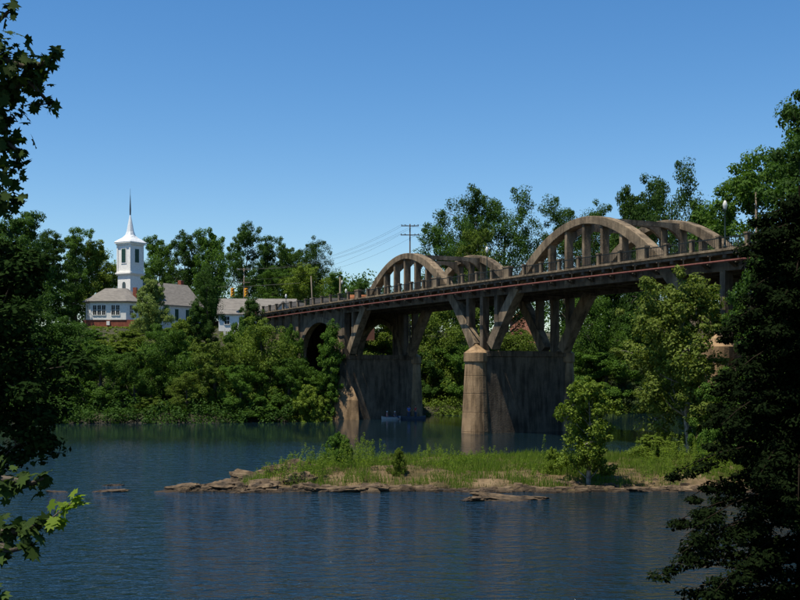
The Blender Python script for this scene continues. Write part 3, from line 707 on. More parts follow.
# span wire with two signals
b = MB(); Y = 188
b.tube([(at(200, Y), Y, zat(288, Y)), (at(232.5, Y), Y, zat(286.5, Y)), (at(246, Y), Y, zat(286.5, Y)), (at(300, Y), Y, zat(283, Y))], .03, 4)
o = b.build('span_wire', 'iron'); o['label'] = 'span wire that the two yellow traffic lights hang from'; o['category'] = 'wire'
s0 = None
for px, lab in ((232.5, 'yellow traffic light hanging left of its twin over the road'), (246, 'yellow traffic light hanging right of its twin, in front of the pole')):
    if s0 is None:
        t = s0 = thing('traffic_light', lab, 'traffic light')
        MB().box(-.24, .24, -.16, .16, -1.25, 0).build('housing', 'signal', t, bevel=.03)
        MB().box(-.03, .03, -.03, .03, .002, .35).build('hanger_rod', 'iron', t)
        for z, mm in ((-.22, 'lens_red'), (-.62, 'lens_amber'), (-1.02, 'lens_green')):
            b = MB(); b.loft([[(.14*math.cos(a_), yy, z + .14*math.sin(a_)) for a_ in [2*math.pi*j/12 for j in range(12)]] for yy in (-.163, -.2)]); b.build('lens', mm, t)
            b = MB(); b.loft([[(rr_*math.cos(a_), yy, z + rr_*math.sin(a_)) for a_ in [math.pi*j/8 for j in range(9)]] for yy, rr_ in ((-.162, .17), (-.38, .165))], caps=False, closed=False); b.build('visor', 'signal', t)
    else: t = copy_tree(s0)
    t['label'] = lab; t['group'] = 'traffic lights on the span wire'; t.location = (at(px, Y), Y, zat(288.2, Y)); t.rotation_euler = (0, 0, .5); t.scale = (1.15, 1.15, 1.15)

# ------------------------------------------------------------------ buildings
def window(parent, cx, cz, w_, h_, y, nrm=-1, panes=(2, 3), shut=None, frame='white', rot=None):
    """window on a wall plane y (facing -y if nrm=-1): a frame with glass and bars set in it"""
    f = MB(); t = .09; o = nrm
    f.box(cx-w_/2-t, cx-w_/2, *sorted((y + o*.002, y + o*.08)), cz-h_/2-t, cz+h_/2+t); f.box(cx+w_/2, cx+w_/2+t, *sorted((y + o*.002, y + o*.08)), cz-h_/2-t, cz+h_/2+t)
    f.box(cx-w_/2, cx+w_/2, *sorted((y + o*.002, y + o*.08)), cz+h_/2, cz+h_/2+t); f.box(cx-w_/2, cx+w_/2, *sorted((y + o*.002, y + o*.10)), cz-h_/2-t, cz-h_/2)
    fr = f.build('window', frame, parent)
    if rot is not None: fr.rotation_euler = (0, 0, rot)
    MB().box(cx-w_/2, cx+w_/2, *sorted((y + o*.004, y + o*.02)), cz-h_/2, cz+h_/2).build('shutter' if shut else 'pane', shut or 'glass', fr)
    if not shut:
        g = MB(); g.box(cx-w_/2, cx+w_/2, *sorted((y + o*.022, y + o*.05)), cz-.03, cz+.03); g.box(cx-.02, cx+.02, *sorted((y + o*.022, y + o*.046)), cz-h_/2, cz+h_/2); g.build('glazing_bar', frame, fr)
    return fr
CH = math.radians(58.5); YC = 208
ch = thing('church', 'white wooden church with an octagonal spire on a square belfry and green shutters', 'church', (at(130.3, YC), YC, 14.2), CH)
def gable(parent, x0, x1, y0, y1, ze, zr, wall, roofm, over=.35, axis='x', rt=.16):
    """gable-roofed block: four walls with gables and a roof, ridge along x"""
    ym = (y0 + y1) / 2
    MB().prism([(y0, -2), (y1, -2), (y1, ze), (ym, zr - .02), (y0, ze)], x0, x1, 'x').build('wall', wall, parent)
    k = (zr - ze) / (ym - y0); b = MB()
    zo = ze - over * k
    b.prism([(y0-over, zo), (ym, zr), (y1+over, zo), (y1+over, zo+rt), (ym, zr+rt*1.2), (y0-over, zo+rt)], x0-over, x1+over, 'x')
    return b.build('roof', roofm, parent)
rf = gable(ch, 1.7, 15.2, -4.1, 4.1, 4.9, 9.0, 'white', 'roof')
MB().box(14.0, 14.8, .3, 1.1, 8.6, 10.1).build('chimney', 'brick', rf)
MB().box(1.5, 15.4, -4.19, -4.104, 4.35, 4.75).build('frieze', 'white', ch)
for x in (5.0, 8.0, 11.0, 13.8): window(ch, x, 2.9, 1.05, 2.2, -4.1, shut='shutter')
MB().box(-1.6, 1.6, -1.6, 1.6, -2, 10.2).build('tower', 'white', ch)
b = MB(); b.box(-1.95, 1.95, -1.95, 1.95, 10.2, 10.42); b.box(-1.8, 1.8, -1.8, 1.8, 10.42, 10.62); b.box(-1.78, 1.78, -1.78, 1.78, 10.0, 10.2-.002); b.build('cornice', 'white', ch)
bf = MB().box(-1.62, 1.62, -1.62, 1.62, 10.62, 15.9).build('belfry', 'white', ch)
for sgn in (-1, 1):
    for (cx_, cy_) in ((sgn*1.6, -1.6), (sgn*1.6, 1.6)): MB().box(cx_-.14, cx_+.14, cy_-.14, cy_+.14, 10.625, 15.6).build('corner_board', 'white', bf)
b = MB(); b.box(-1.85, 1.85, -1.85, 1.85, 15.6, 15.9-.003); b.box(-2.05, 2.05, -2.05, 2.05, 15.9, 16.12); b.build('cornice', 'white', ch)
for o_, ax in ((-1, 'y'), (-1, 'x')):
    a0, a1 = sorted((o_*1.623, o_*1.70)); b = MB(); c = MB(); q0, q1 = sorted((o_*1.705, o_*1.74))
    if ax == 'y':
        b.box(-.68, .68, a0, a1, 12.1, 15.1); c.box(-.5, .5, q0, q1, 12.35, 14.85)
        for i in range(12): c.box(-.46, .46, *sorted((o_*1.741, o_*1.775)), 12.42 + i*.2, 12.54 + i*.2)
    else:
        b.box(a0, a1, -.68, .68, 12.1, 15.1); c.box(q0, q1, -.5, .5, 12.35, 14.85)
        for i in range(12): c.box(*sorted((o_*1.741, o_*1.775)), -.46, .46, 12.42 + i*.2, 12.54 + i*.2)
    f = b.build('window', 'white', ch); c.build('louvre', 'shutter', f)
# arched window on the front of the tower
poly = [(-.42, 7.0), (.42, 7.0)] + [(.42*math.cos(math.pi*i/10), 8.2 + .55*math.sin(math.pi*i/10)) for i in range(11)]
MB().prism(poly, -1.66, -1.602, 'x').build('window', 'glass', ch)
# flared roof and spire
def ring(r, z, sq): # sq=1 square, 0 octagon
    out = []
    for j in range(8):
        a_ = math.pi/4*j + math.pi/8*0; ro = r
        x, y = math.cos(a_), math.sin(a_); m_ = max(abs(x), abs(y)); xs, ys = x/m_, y/m_
        out.append((ro*(x*(1-sq) + xs*sq), ro*(y*(1-sq) + ys*sq), z))
    return out
MB().loft([ring(2.1, 16.13, 1), ring(1.72, 16.55, .9), ring(1.2, 17.0, .6), ring(.88, 17.5, .2), ring(.68, 18.2, 0), ring(.36, 20.0, 0), ring(.08, 21.4, 0)]).build('spire', 'tin', ch)
MB().lathe([(.13, 21.3), (.15, 22.2), (.07, 24.4), (.03, 25.2), (.02, 26.2)], n=8).build('finial', 'lead', ch)
# parish hall in front
YA = 196; ha = thing('parish_hall', 'low white hall with a hipped grey roof and red brick foundation beside the church', 'building', (at(108, YA), YA, 14.2), math.radians(-3))
MB().box(-4.55, 4.65, .1, 8, -2, 1.25).build('foundation', 'brick', ha)
def bayp(z, e=0): return [(-4.5-e, 1.6-e, z), (-3.2-e*.5, 0-e, z), (3.2+e*.5, 0-e, z), (4.6+e, 1.6-e, z), (4.6+e, 7.9+e, z), (-4.5-e, 7.9+e, z)]
MB().loft([bayp(1.25), bayp(4.35)]).build('wall', 'white', ha)
MB().loft([bayp(4.36, .45), bayp(4.52, .48), [(-1.6, 3.4, 7.0), (-1.0, 3.2, 7.0), (1.3, 3.2, 7.0), (2.2, 3.6, 7.0), (2.2, 4.6, 7.0), (-1.6, 4.6, 7.0)]]).build('roof', 'roof', ha)
MB().box(3.65, 4.3, 2.6, 3.25, 4.9, 7.1).build('chimney', 'brick', ha, label='red brick chimney')
for x in (-2.35, -1.55, -.75, .95, 1.75): window(ha, x, 2.95, .62, 1.7, 0)
MB().box(-.2, .35, -.25, .08, .3, 1.0).build('vent_box', 'white', ha)
for side in (-1, 1):      # windows on the slanted bay faces
    xa, ya, xb, yb = (-4.5, 1.6, -3.2, 0) if side < 0 else (3.2, 0, 4.6, 1.6)
    ang = math.atan2(yb-ya, xb-xa); cx, cy = (xa+xb)/2, (ya+yb)/2
    w1 = window(ha, 0, 2.95, .62, 1.7, 0); w1.location = (cx, cy, 0); w1.rotation_euler = (0, 0, ang)
b = MB()
# grey-roofed house behind the signals
YH = 192
hs_ = thing('house', 'white house with a long grey shingle roof behind the traffic lights', 'house', (at(258, YH), YH, 13.6), math.radians(4))
gable(hs_, -6.4, 6.3, -3.4, 3.4, 2.6, 5.1, 'white', 'roof', .35)
for x in (-5.0, -2.6, .4, 3.4): window(hs_, x, 1.4, .8, 1.3, -3.4)
b = MB()
por = thing('porch_fence', 'white picket porch railing before the left end of the grey-roofed house', 'fence', (at(236, 184), 184, gz(at(236, 184), 184) - .1), 0)
for i in range(12): MB().box(-1.8 + i*.33, -1.72 + i*.33, -.03, .03, 0, 1.15).build('picket', 'white', por)
for z in (.25, .95): MB().box(-1.9, 2.0, .032, .07, z, z+.09).build('rail', 'white', por)
for x in (-1.95, 2.02): MB().box(x-.07, x+.07, -.07, .07, -.5, 1.35).build('post', 'white', por)
h2 = thing('house', 'small white gable house right against the bridge end', 'house', (at(288, 186), 190, 13.6), math.radians(66))
gable(h2, -2.2, 4.5, -2.0, 2.0, 2.7, 4.5, 'white', 'roof', .3)
h3 = thing('house', 'dark-roofed house behind the bridge railing at the left end', 'house', (at(342, 196), 198, 13.6), math.radians(3))
gable(h3, -5.5, 3.0, -3.2, 3.2, 3.3, 5.6, 'brown', 'roof_dark', .3)
h4 = thing('house', 'small house with an orange tiled roof left of the first bridge arch', 'house', (at(361, 190), 191, 13.6), math.radians(8))
gable(h4, -2.0, 2.0, -2.4, 2.4, 4.2, 5.7, 'brown', 'roof_orange', .3)
YP = 212; h5 = thing('house', 'pink brick gable house on the slope seen under the bridge between the pier legs', 'house', (at(524, YP), YP, 13.4), math.radians(80))
gable(h5, -1, 7, -2.6, 2.6, 2.6, 4.6, 'pink', 'roof_orange', .3)
window(h5, 3, 1.6, .9, 1.3, -2.6)
fe = thing('barrier', 'low rust-brown board barrier at the left end of the bridge', 'barrier', xf(-31.5, -1.4, 15.0), math.atan2(math.cos(TH), -math.sin(TH)))
for i in range(3): MB().box(0, 6.0, -.05, .05, .25 + i*.42, .58 + i*.42).build('board', 'brown', fe)
for x in (.1, 2.0, 4.0, 5.9): MB().box(x-.08, x+.08, .06, .2, -1.5, 1.6).build('post', 'wood', fe)

# ------------------------------------------------------------------ rocks, stones, grass
def rock_mesh(seed, lx, ly, lz, n=4):
    rng = np.random.RandomState(seed)
    import bmesh as bm_
    b = bm_.new(); bm_.ops.create_icosphere(b, subdivisions=n, radius=1)
    V = np.array([v.co[:] for v in b.verts])
    dirs = rng.normal(size=(16, 3)); dirs[:, 2] *= 1.3; dirs /= np.linalg.norm(dirs, axis=1, keepdims=True); off = rng.uniform(.55, .95, 16)
    for d, o_ in zip(dirs, off):                     # chop with random planes: angular faces
        s = V @ d; V -= np.clip(s - o_, 0, None)[:, None] * d
    nse = (vnoise(V[:, 0] * 3 + seed, V[:, 1] * 3 + V[:, 2] * 2, 1.0) - .5) + .55 * (vnoise(V[:, 0] * 8 + seed, V[:, 1] * 8 + V[:, 2] * 7, 1.0) - .5)
    V *= (1 + nse * .36)[:, None]
    z = V[:, 2] * 4; V[:, 2] = (z - .55 * (z - np.round(z)) * 1.0) / 4 * 1.0
    V[:, :2] *= (1 + .10 * (np.floor(z * 1.0) % 2))[:, None]
    V *= np.array([lx, ly, lz])
    for v, c in zip(b.verts, V): v.co = c
    me = bpy.data.meshes.new('rock'); b.to_mesh(me); b.free(); return me
RK = [ # px centre, Y, half length x, y, z, tilt, label, part of group
 (186, 62.4, 1.2, .7, .42, 'flat brown rock slab at the far left tip of the island'),
 (226, 63.0, 1.55, 1.1, .6, 'tilted layered rock slab on the left spit of the island'),
 (262, 62.8, 1.2, 1.0, .75, 'biggest domed rock on the left spit of the island'),
 (252, 66.0, 1.6, .9, .85, 'dark rock ledge behind the domed rock on the spit'),
 (288, 67.5, 1.8, 1.0, .9, 'pale rock ledge where the grass begins on the left'),
 (312, 61.9, 1.3, .6, .55, 'dark wet rock at the water below the left weeds'),
 (345, 61.8, 1.4, .6, .32, 'low rock at the water left of the sandy shelf'),
 (505, 58.0, 1.9, .9, .35, 'wide flat rock slab alone in the water before the island'),
 (478, 57.6, .9, .5, .30, 'low rock at the left end of the lone slab in the water'),
 (533, 58.2, 1.2, .45, .22, 'thin rock tapering off right of the lone slab in the water'),
 (104, 61.8, 1.35, .5, .16, 'long flat rock just out of the water near the left bank'),
 (57, 61.5, .8, .4, .14, 'small flat rock in the water nearest the left edge'),
 (110, 65.0, .9, .3, .10, 'thin rock streak in the water behind the long flat rock'),
 (574, 63.6, .7, .5, .45, 'grey boulder left of the island tree foot'),
 (556, 63.8, .6, .45, .35, 'smaller grey boulder left of the island tree'),
 (610, 63.2, .5, .35, .38, 'pale boulder right of the island tree foot'),
 (206, 62.3, .8, .6, .5, 'small steep rock between the tip slab and the tilted slab'),
 (240, 62.0, .7, .5, .5, 'angular rock in front of the two biggest rocks of the left spit'),
 (300, 64.0, 1.0, .6, .7, 'dark rock half sunk in the grass right of the domed rock'),
 (375, 61.9, 1.0, .5, .4, 'low ledge rock at the water before the sandy shelf'),
 (430, 63.0, .8, .4, .25, 'low brown rock on the sandy shelf'),
 (640, 61.9, .9, .5, .28, 'flat shore rock right of the island tree'),
 (672, 62.0, .8, .5, .32, 'shore rock at the right end beside the dark layered tree'),
]
for i, (px, Y, lx, ly, lz, lab) in enumerate(RK):
    X = at(px, Y); z = max(-.06, float(isl_z(X, Y)) if 61 < Y < 84 and X > -13.6 else -.06)
    o = link('rock', rock_mesh(40 + i, lx, ly, lz, 4), 'rock', loc=(X, Y, z * .6), rot=(0, (.12 if i % 2 else -.08), (i * .37) % .5 - .2), label=lab, cat='rock', group='rocks on and round the island')
# shingle along the front of the island
rng = np.random.RandomState(31); b = MB()
for k in range(900):
    X = rng.uniform(-12, 20); Y = float(isl_front(X)) + rng.uniform(-.25, 1.0) ; s = rng.uniform(.05, .2) * (1.5 if rng.rand() < .12 else 1); z = float(isl_z(X, Y))
    c = Vector((X, Y, max(z, -.02)))
    pts = [c + Vector((rng.uniform(-1, 1)*s*1.6, rng.uniform(-1, 1)*s, rng.uniform(-.4, .9)*s*.8)) for _ in range(8)]
    q = [c + Vector((dx*s*1.5*rng.uniform(.7, 1.2), dy*s*rng.uniform(.7, 1.2), dz*s*.6*rng.uniform(.6, 1.1))) for dx, dy, dz in ((-1,-1,-1),(1,-1,-1),(1,1,-1),(-1,1,-1),(-.7,-.7,1),(.7,-.7,1),(.7,.7,1),(-.7,.7,1))]
    b.add(q, [(0,3,2,1),(4,5,6,7),(0,1,5,4),(1,2,6,5),(2,3,7,6),(3,0,4,7)])
o = b.build('shingle', 'rock', kind='stuff'); o['label'] = 'stones littering the front shore of the island'; o['category'] = 'stones'
# grass and weeds
def blades(n, fX, fY, fH, wdt, seed, keep=None, bend=.45):
    rng = np.random.RandomState(seed); X = fX(rng, n); Y = fY(rng, n, X); H = fH(rng, n, X, Y)
    ok = (isl_back(X) - .3 > Y) & (Y > isl_front(X) + .8)
    if keep is not None: ok &= keep(rng, X, Y)
    X, Y, H = X[ok], Y[ok], H[ok]; n = len(X); Z = isl_z(X, Y) - .03
    a_ = rng.uniform(0, 6.283, n); bx, by = np.cos(a_), np.sin(a_); ben = H * rng.uniform(.05, bend, n); th = rng.uniform(0, 6.283, n); wx, wy = np.cos(th)*wdt, np.sin(th)*wdt
    P0 = np.stack([X - wx, Y - wy, Z], 1); P1 = np.stack([X + wx, Y + wy, Z], 1)
    P2 = np.stack([X + bx*ben*.4 + wx*.7, Y + by*ben*.4 + wy*.7, Z + H*.6], 1); P3 = np.stack([X + bx*ben*.4 - wx*.7, Y + by*ben*.4 - wy*.7, Z + H*.6], 1)
    P4 = np.stack([X + bx*ben, Y + by*ben, Z + H], 1)
    V = np.stack([P0, P1, P2, P3, P4], 1).reshape(-1, 3); i0 = np.arange(n)*5
    return V, np.concatenate([np.stack([i0, i0+1, i0+2, i0+3], 1), np.stack([i0+3, i0+2, i0+4, i0+4], 1)])
def tri_mesh(name, V, Q):
    T = np.concatenate([Q[:, [0, 1, 2]], Q[Q[:, 2] != Q[:, 3]][:, [0, 2, 3]]]); return mesh_np(name, V, T)
yf = lambda r, n, X: r.uniform(61.5, 84, n)
patch = lambda r, X, Y: (vnoise(X, Y, 1.7) + .4*vnoise(X, Y, .6) + r.uniform(-.15, .15, len(X)) + .18*np.exp(-((X - 8.8) / 1.6)**2) - .16*np.exp(-((X - 12.6) / 2.0)**2) > np.interp(Y, [62, 63.5, 66, 70], [1.15, .84, .60, .48])) & (X > -9.2)
V, Q = blades(88000, lambda r, n: r.uniform(-9, 22, n), yf, lambda r, n, X, Y: r.uniform(.10, .40, n) * (.35 + 1.9*vnoise(X + 9, Y, 1.3) * vnoise(X, Y + 7, .5) + .9*vnoise(X, Y, 3.2)), .014, 51, patch)
link('grass', tri_mesh('grass', V, Q), 'grass', kind='stuff', label='green grass growing over the island', cat='grass')
V, Q = blades(40000, lambda r, n: r.uniform(-9, 22, n), yf, lambda r, n, X, Y: r.uniform(.08, .28, n), .014, 52, lambda r, X, Y: (vnoise(X + 40, Y, 1.9) > .35) & (X > -8.5))
link('dry_grass', tri_mesh('dry_grass', V, Q), 'grass_dry', kind='stuff', label='short dry straw-coloured grass on the island soil', cat='grass')
# tall weeds: leafy stems
rng = np.random.RandomState(61); stems = []
for k in range(1500):
    X = rng.uniform(-8.3, 21); Y = rng.uniform(63.5, 79)
    dens = np.interp(X, [-8.4, -6, -3, 0, 3, 6, 8, 10, 13, 15, 21], [1, 1, .9, .6, .5, .35, .8, .4, .35, .9, 1])
    if Y > float(isl_back(X)) - .5 or rng.rand() > dens or (vnoise(X, Y, 2.5) < .46): continue
    stems.append((X, Y, rng.uniform(.35, 1.35) * float(np.interp(X, [-8.3, -5, -2, 1, 4, 7.5, 9, 12, 16, 21], [1.0, 1.3, 1.5, .95, .8, .6, 1.5, .7, 1.2, 1.4]))))
P = []; Nn = []; Sz = []; wb = MB()
for (X, Y, h) in stems:
    z = float(isl_z(X, Y)); lx, ly = rng.normal() * .12, rng.normal() * .12
    wb.tube([(X, Y, z - .05), (X + lx*h, Y + ly*h, z + h)], [.012, .006], 3)
    for q in range(int(55 * h)):
        t = rng.uniform(.1, 1); a_ = rng.uniform(0, 6.28); r = .16 * (1.15 - t) + .03
        P.append((X + lx*h*t + math.cos(a_)*r, Y + ly*h*t + math.sin(a_)*r, z + h*t + rng.uniform(-.02, .05))); Nn.append((math.cos(a_)*.5, math.sin(a_)*.5, .8)); Sz.append(1)
V, Q = leaf_quads(np.array(P), np.array(Nn) + rng.normal(size=(len(P), 3))*.35, .12, rng, .38)
wo = link('weeds', mesh_np('weeds', V, Q), 'grass', kind='stuff', label='tall leafy green weeds along the back of the island', cat='weeds')
wb.build('weed_stems', 'grass', wo, kind='stuff')

# ------------------------------------------------------------------ closer trees
def close_tree(name, label, cat, loc, args, mat, bark, rz=0, dead=0, seed=0):
    cm, tm, H, R = grow(*args[0], **args[1]); t = thing(name, label, cat, loc, rz)
    link('crown', cm, mat, t); link('trunk', tm, bark, t)
    if dead:
        rng = np.random.RandomState(seed); b = MB()
        for k in range(dead):
            a_ = rng.uniform(2.2, 4.0); p = Vector((0, 0, H*rng.uniform(.15, .5))); q = p
            path = [p]
            for s in range(4): q = q + Vector((math.cos(a_ + rng.normal()*.3)*.32, math.sin(a_ + rng.normal()*.3)*.32, rng.uniform(0, .3))) * (R*.28); path.append(q)
            b.tube(path, [.03, .02, .014, .01, .005], 4)
        b.build('dead_branch', 'bark_pale', t)
    return t
X, Y = at(589, 63.6), 63.8
close_tree('sapling', 'small bright green tree growing on the island with bare twigs on its left side', 'tree', (X, Y, float(isl_z(X, Y)) - .1),
           ((71, 6.3, 1.95, .22, 15, 12, 44, .17), dict(spread=.62, lobe_r=.38, trunk=.12, low_w=.7, clump_r=.38, dens=1.7)), 'leaf_bright', 'bark_pale', .6, 7, 3)
X, Y = at(690, 80), 80
close_tree('sycamore', 'large yellow-green sycamore with pale branches in front of the right part of the bridge', 'tree', (X, Y, gz(X, Y) - .2),
           ((72, 14.3, 4.2, .27, 19, 14, 48, .25), dict(spread=.72, lobe_r=.33, trunk=.26, low_w=.8, lean=-.22, clump_r=.40, dens=1.75)), 'leaf_yellow', 'bark_pale', 0)
for (px, yt, wp, Y, k, m, lab, nm) in (
   (802, 234, 150, 64, 'feather', 'leaf_dark', 'feathery green tree in front of the right end of the bridge', 'tree'),
   (842, 86, 160, 74, 'high', 'leaf_dark', 'tall tree whose top branches enter at the upper right edge', 'tree'),
   (744, 366, 84, 74, 'mass2', 'leaf_mid', 'leafy bank tree at the foot of the right-hand pier', 'tree'),
   (790, 372, 76, 66, 'mass2', 'leaf_bright', 'lit leafy tree seen through the dark layered tree at the right edge', 'tree'),
   (714, 396, 50, 78, 'mass2', 'leaf_mid', 'bush-like tree at the bank under the sycamore', 'tree')):
    tree(k, px, yt, wp, Y, m, lab, name=nm)
for (px, yt, wp, Y, m, lab) in ((655, 448, 60, 76, 'leaf_bright', 'bright shrub at the right end of the island'), (712, 420, 54, 73, 'leaf_mid', 'shrub on the right bank behind the dark layered tree'),
                                (338, 434, 34, 70, 'leaf_mid', 'thin leaning shrub among the weeds at the left of the island'), (398, 466, 20, 66, 'leaf_bright', 'small rounded green shrub among the island weeds'),
                                (552, 452, 22, 66, 'leaf_bright', 'small bright shrub left of the island tree')):
    X = at(px, Y); tree('bush', px, yt, wp, Y, m, lab, 'shrub', 'shrub', z0=max(float(isl_z(X, Y)) if Y > 62 and X < 20 else gz(X, Y), gz(X, Y)))

# maple at the left: leaf shape with pointed lobes
def maple_leaves(P, Nn, size, rng):
    n = len(P); Nn = Nn / np.linalg.norm(Nn, axis=1, keepdims=True)
    t = rng.normal(size=(n, 3)); t[:, 2] -= .8; t -= Nn*(t*Nn).sum(1, keepdims=True); t /= np.linalg.norm(t, axis=1, keepdims=True); b = np.cross(Nn, t)
    shp = [(0, -.42), (.28, -.36), (.22, -.12), (.56, .0), (.30, .14), (.36, .36), (.12, .28), (0, .62), (-.12, .28), (-.36, .36), (-.30, .14), (-.56, 0), (-.22, -.12), (-.28, -.36)]
    s = (size * rng.uniform(.65, 1.25, n))[:, None]; V = []
    for (x, y) in shp: V.append(P + b*s*x + t*s*y - Nn*s*(abs(x)*.28 + y*y*.2))
    return np.stack(V, 1).reshape(-1, 3), np.arange(n*14).reshape(n, 14)
mp = thing('maple', 'dark leafy maple whose branches hang into the left edge of the picture', 'tree', (-8.6, 15.5, gz(-8.6, 15.5)))
rng = np.random.RandomState(81); base = Vector((-8.6, 15.5, gz(-8.6, 15.5)))
tp = [Vector((0, 0, -1)), Vector((.1, 0, 3)), Vector((-.1, .2, 7)), Vector((.3, .1, 12)), Vector((.2, .3, 18)), Vector((.6, 0, 24))]
wood = MB(); wood.tube(tp, [.42, .34, .29, .24, .16, .05], 10)
SUNLIT = []; CL = [] # photo column, row, distance, radius m, leaves
for (px, py, Y, r, n) in ((8, 12, 15, .16, 12), (-22, 40, 15.5, .5, 90), (4, 60, 15, .42, 75), (28, 68, 15, .30, 42), (46, 62, 15, .20, 18), (53, 54, 15, .10, 6), (10, 88, 15.2, .42, 80), (30, 82, 15, .26, 26),
   (36, 104, 15, .18, 13), (50, 104, 15, .15, 10), (5, 120, 15.2, .32, 50), (-12, 100, 15.4, .5, 90), (-15, 150, 15.3, .45, 80), (6, 142, 15.1, .25, 30), (20, 152, 15, .22, 22), (12, 172, 15, .18, 14), (-5, 190, 15, .34, 46), (18, 200, 15, .18, 14), (6, 208, 15, .22, 22),
   (-18, 262, 15.4, .3, 20), (-14, 300, 15.4, .3, 20), (-14, 330, 15.2, .3, 20), (-14, 236, 15.4, .3, 20), (-26, 240, 15.6, .4, 40), (-26, 272, 15.4, .30, 30), (-20, 300, 15, .30, 20), (-30, 335, 15.2, .35, 25), (-22, 352, 15, .28, 14), (-24, 380, 15, .3, 20), (-20, 392, 14.8, .22, 12), (-28, 415, 15, .3, 20), (-20, 425, 14.8, .22, 12),
   (-6, 478, 12.4, .30, 38), (12, 480, 12.3, .20, 18), (30, 484, 12.2, .16, 12), (44, 478, 12.1, .10, 6),
   (-10, 530, 12.2, .26, 30), (8, 532, 12, .20, 22), (24, 530, 11.9, .18, 18), (38, 524, 11.8, .16, 15), (52, 518, 11.8, .14, 12), (64, 508, 11.8, .11, 9), (76, 500, 11.8, .09, 7), (30, 546, 11.8, .14, 10), (6, 552, 11.8, .14, 10), (-5, 596, 11.6, .14, 9)):
    CL.append((Vector((at(px, Y), Y, zat(py, Y))) - base, r, n if px > 40 and py > 490 else n))
    if px > 40 and 490 < py < 530: SUNLIT.append(CL.pop())
NS = len(CL)
def hook(p0, pts, r0):
    path = [p0] + pts; wood.tube(path, [max(.006, r0*(1 - i/len(path))) for i in range(len(path))], 6)
i0 = 0
for grp, h in (((1, 0), 10), ((1, 2, 3, 4, 5), 7.6), ((11, 6, 7, 9, 8), 7.0), ((12, 10, 13, 14, 15), 6.0), ((16, 18, 17), 5.0), ((23, 22, 19), 5.2), ((23, 24, 20), 4.8), ((25, 21), 4.4), ((26, 27), 3.6), ((30, 28, 29), 3.0), ((30, 31), 2.6), ((32, 33, 34, 35), 2.2), ((36, 37, 38, 39), 1.6), ((36, 41, 40), 1.4), ((36, 42), 1.2)):
    hook(tp[1].lerp(tp[2], (h-3)/4) if h > 3 else Vector((.1, 0, h)), [CL[g][0] for g in grp], .07)
wood.tube([CL[39][0]] + [y_[0] for y_ in SUNLIT], [.012, .009, .007, .004][:1 + len(SUNLIT)], 5)
for k in range(380):  # unseen crown added overhead and to the left to shade the foreground
    d = rng.normal(size=3); d /= np.linalg.norm(d); c = Vector((-3.0 + d[0]*8.5, -1 + d[1]*9, 17.5 + d[2]*5.5)); wpt = c + base
    if wpt.y > 2 and abs(wpt.x) < wpt.y*.38 + 1.5 and wpt.z - 1.2 < EYE + wpt.y*.335 + .9: continue
    if wpt.x < -wpt.y*.38: pass
    sp = Vector((at(62, 11.8), 11.8, zat(505, 11.8))); dl = wpt - sp
    if (dl - sd * dl.dot(sd)).length < 3.2: continue        # clumps left out along the sun ray to light the lowest twigs
    CL.append((c, rng.uniform(.8, 1.4), 75))
    if k % 6 == 0: hook(tp[3].lerp(tp[4], rng.rand()), [tp[4].lerp(c, .5) + Vector((0, 0, -.4)), c], .12)
small = CL[:NS]; big = CL[NS:]
M['leaf_young'] = leaf_mat('leaf_young', (0.09, 0.15, 0.015), (0.16, 0.23, 0.03), 0.5)  # brighter copy of the maple leaf, sunlight painted into its colour
cs = np.concatenate([np.repeat(np.array([c[:]]), n, 0) for c, r, n in SUNLIT]); rr = np.concatenate([np.full(n, r) for c, r, n in SUNLIT])[:, None]
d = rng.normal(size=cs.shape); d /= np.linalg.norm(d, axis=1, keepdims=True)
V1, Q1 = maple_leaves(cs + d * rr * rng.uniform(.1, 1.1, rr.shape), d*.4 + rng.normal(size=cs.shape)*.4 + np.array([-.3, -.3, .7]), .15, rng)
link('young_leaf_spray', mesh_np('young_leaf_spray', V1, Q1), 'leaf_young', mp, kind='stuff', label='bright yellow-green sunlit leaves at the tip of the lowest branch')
cs = np.concatenate([np.repeat(np.array([c[:]]), n, 0) for c, r, n in small]); rr = np.concatenate([np.full(n, r) for c, r, n in small])[:, None]
d = rng.normal(size=cs.shape); d /= np.linalg.norm(d, axis=1, keepdims=True)
P = cs + d * rr * rng.uniform(.1, 1.1, rr.shape); V1, Q1 = maple_leaves(P, d*.4 + rng.normal(size=cs.shape)*.5 + np.array([0, -.25, .6]), .17, rng)
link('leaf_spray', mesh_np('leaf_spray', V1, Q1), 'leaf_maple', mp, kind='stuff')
V2, Q2 = blobs(np.array([c[:] for c, r, n in big]), np.array([r for c, r, n in big]), 75, .30, rng)
link('crown', mesh_np('crown', V2, Q2), 'leaf_maple', mp); wood.build('trunk', 'bark', mp, smooth=True)

